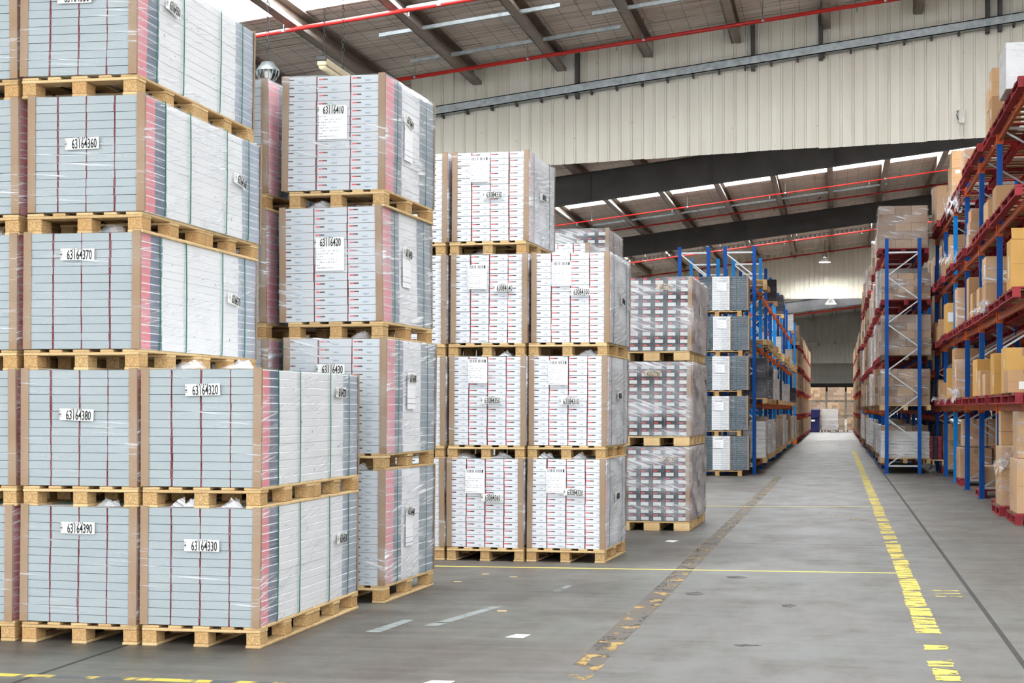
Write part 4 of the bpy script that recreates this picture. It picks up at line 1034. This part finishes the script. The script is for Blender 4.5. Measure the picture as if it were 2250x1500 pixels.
# caged bulkhead lamp behind the upper left bundle
e = empty('caged_lamp', (-5.72, 16.2, 4.98), label='caged round work lamp hanging behind the upper left bundle', cat='lamp')
obj('lamp_dish', MB().lathe([(.02, .1), (.06, .09), (.11, .02), (.12, 0)], 18).mesh('lamp_dish', [M_GALV], True), e)
for k in range(8):
    a = k*math.pi/8; pts = [(.12*math.cos(a)*math.cos(t), .12*math.sin(a)*math.cos(t), -.12*math.sin(t)) for t in [i*math.pi/8 for i in range(9)]]
    obj('cage_wire', MB().tube(pts, .004, 5).mesh('cage_wire', [M_GALV]), e)
obj('bulb', MB().lathe([(.0, -.09), (.03, -.08), (.045, -.04), (.03, .02), (.02, .06)], 12).mesh('bulb', [M_PAPER], True), e)
chain(e, 0, 0, .1, 4.8)
# small white box on the partition
e = empty('junction_box', (2.79, 38.93, 8.02), label='small white box on two legs fixed to the cream partition', cat='junction box')
obj('box_case', MB().box(-.07, .07, -.08, 0, -.02, .28, 0, .01).mesh('box_case', [M_LAMPW]), e)
for sx in (-1, 1): obj('conduit_leg', MB().tube([(sx*.055, -.03, -.02), (sx*.055, -.03, -.28)], .009, 6).mesh('conduit_leg', [M_LAMPW]), e)
obj('cable_loop', MB().tube([(-.05, -.06, .27), (-.1, -.06, .25), (-.11, -.06, .15), (-.08, -.06, .06)], .012, 6).mesh('cable_loop', [M_STEEL]), e)

# ------------------------------------------------------------------ floor markings and litter
def paint_mat(name, rgb, keep, seed, dark=None, sx=(5, 14, 1)):
    """worn line paint: bare concrete shows through where it is gone"""
    t = NT(name, .6, .3); o = t.tc(); n = t.noise(1.0, 4, o, sx=sx); f = t.noise(40, 3, o)
    c = t.mix(f, lin(tuple(int(q*.9) for q in rgb)), lin(rgb)); 
    if dark: c = t.mix(t.step(t.noise(1.0, 2, o, sx=(6, 1.2, 1)), .42, .5), lin(dark), c)
    t.col(c); m = t.math('ADD', n, t.math('MULTIPLY', f, .25))
    fac = t.step(m, keep, keep+.05)
    tr = t.n('ShaderNodeBsdfTransparent'); mx = t.n('ShaderNodeMixShader'); t.put(mx.inputs[0], fac)
    t.t.links.new(tr.outputs[0], mx.inputs[1]); t.t.links.new(t.b.outputs[0], mx.inputs[2]); t.t.links.new(mx.outputs[0], t.out.inputs[0]); return t.m
def ragged_strip(R, y0, y1, x0, x1, z=.002, jag=.05):
    n = max(3, int((y1-y0)/.03)); v = []; f = []
    sl = R.uniform(-.03, .09)
    for i in range(n+1):
        t = i/n; y = y0+(y1-y0)*t
        v += [(x0+R.uniform(-.006, .006), y+R.uniform(-jag, jag)*(i in (0, n)), z), (x1+R.uniform(-.008, .008), y+sl+R.uniform(-jag, jag)*(i in (0, n)), z)]
    for i in range(n): f.append((2*i, 2*i+1, 2*i+3, 2*i+2))
    return v, f
M_YEL = paint_mat('yellow line paint', (222, 200, 96), .535, 1)
M_YEL2 = paint_mat('thin yellow tape', (240, 216, 110), .30, 2)
M_OLD = paint_mat('worn out yellow tape', (184, 152, 88), .69, 3, None, (9, 5, 1))
M_HAZ = paint_mat('yellow and dark hazard tape', (222, 196, 84), .36, 4, (88, 90, 94))
M_RES = paint_mat('tape residue', (104, 97, 90), .53, 5, None, (5, 3, 1))
fr = empty('painted_line', (0, 0, 0), label='broken yellow painted line along the right of the aisle floor', cat='floor marking')
Rp = random.Random(5); y = 8.6
segs = [(8.7, 9.35), (9.55, 9.98), (10.05, 10.3), (10.75, 11.0), (11.55, 12.1), (12.13, 12.45), (12.5, 13.0), (13.05, 13.6), (13.66, 14.2), (14.26, 14.7), (14.76, 15.2), (15.25, 15.9), (15.95, 16.5)]
y = 16.55
while y < 60:
    l = Rp.uniform(.2, .7); segs.append((y, y+l)); y += l+Rp.choice((.05, .08, .18, .3))
for (a, b_) in segs:
    v, f = ragged_strip(Rp, a, b_, .54+Rp.uniform(-.01, .01), .69+Rp.uniform(-.01, .01)); obj('paint_patch', mesh('paint_patch', v, f, [M_YEL]), fr)
def flat(name, label, pts, mat, cat='floor marking', th=.002):
    b = MB(); n = len(pts); b.v = [(p[0], p[1], .0005) for p in pts]+[(p[0], p[1], th) for p in pts]
    b.f = [tuple(range(n))[::-1], tuple(range(n, 2*n))] + [(i, (i+1) % n, n+(i+1) % n, n+i) for i in range(n)]; b.mi = [0]*len(b.f)
    return tag(obj(name, b.mesh(name, [mat])), label, cat)
flat('painted_line', 'thin yellow line across the floor before the white stacks', [(-4.6, 15.54), (.58, 15.72), (.58, 15.775), (-4.6, 15.595)], M_YEL2)
flat('painted_line', 'thin yellow line across the floor beside the dark bundles', [(-2.6, 25.95), (.5, 26.3), (.5, 26.37), (-2.6, 26.02)], M_YEL2)
flat('worn_tape', 'worn brown and yellow tape line running along the middle of the floor', [(-1.54, 9.2), (-1.36, 9.2), (-1.18, 38), (-1.36, 38)], M_OLD, th=.0016)
flat('tape_residue', 'dark residue beside the worn tape line', [(-1.54, 9.7), (-1.37, 9.7), (-1.18, 37.5), (-1.35, 37.5)], M_RES, th=.0012)
flat('hazard_tape', 'worn yellow and grey hazard tape at the lower left floor', [(-7, 8.68), (-2.7, 8.72), (-2.7, 8.80), (-7, 8.77)], M_HAZ)
flat('worn_tape', 'faint orange diagonal scuff line across the aisle floor', [(-.3, 24.6), (1.6, 19.9), (1.64, 19.95), (-.25, 24.7)], M_OLD)
for k in range(3): flat('paint_stroke', '%s of three short yellow strokes beside the broken line' % ('nearest', 'middle', 'farthest')[k], [(.79, 13.85+.22*k), (1.0, 13.86+.22*k), (1.0, 13.9+.22*k), (.79, 13.89+.22*k)], M_YEL)
M_SHIN = paint_mat('pale tape residue', (150, 156, 154), .5, 6)
flat('tape_residue', 'pale glossy tape streak on the floor between the stacks', [(-2.84, 11.3), (-2.74, 11.3), (-2.52, 12.5), (-2.60, 12.5)], M_SHIN)
flat('tape_residue', 'pale tape streak beside the short front stack', [(-3.15, 10.9), (-3.05, 10.9), (-2.98, 11.6), (-3.06, 11.6)], M_SHIN)
flat('tape_residue', 'short pale tape mark in the middle of the floor', [(-2.32, 13.6), (-2.26, 13.6), (-2.22, 14.1), (-2.28, 14.1)], M_SHIN)
flat('paper_card', 'white paper card lying on the open floor', [(-2.16, 10.82), (-2.04, 10.82), (-2.02, 10.98), (-2.12, 10.98)], M_PAPER, 'paper', .003)
flat('paper_card', 'white paper card at the bottom picture edge', [(-2.26, 8.86), (-2.11, 8.86), (-2.09, 9.02), (-2.22, 9.02)], M_PAPER, 'paper', .003)
flat('paper_scrap', 'torn white paper scrap near the dark bundles', [(-1.93, 19.0), (-1.83, 18.9), (-1.78, 19.15), (-1.9, 19.2)], M_PAPER, 'paper', .003)
M_SPL = plain('wood splinter', (226, 196, 150), .7)
for i, (x, y_) in enumerate(((-3.2, 14.9), (-2.9, 14.7), (-2.5, 12.2), (-3.3, 14.2))):
    flat('wood_splinter', 'pale wood splinter on the floor, %s' % ('near the yellow cross line', 'in front of the middle white stack', 'in the open floor', 'by the pink-sided stack')[i], [(x, y_), (x+.07, y_+.01), (x+.06, y_+.03), (x+.01, y_+.025)], M_SPL, 'splinter', .006)
M_SCUFF = paint_mat('dark scuff', (84, 82, 80), .58, 7)
for i, (x, y_, w_, d_) in enumerate(((-.62, 10.7, .16, .12), (-.95, 15.0, .16, .2), (-1.2, 13.6, .14, .2), (-.4, 12.9, .1, .2))):
    flat('scuff_mark', 'dark scuff mark on the aisle floor, %s' % ('nearest the camera', 'just before the yellow cross line', 'beside the worn tape', 'left of the broken line')[i], [(x, y_), (x+w_*.6, y_-d_*.2), (x+w_, y_+d_*.4), (x+w_*.5, y_+d_), (x-w_*.2, y_+d_*.6)], M_SCUFF)
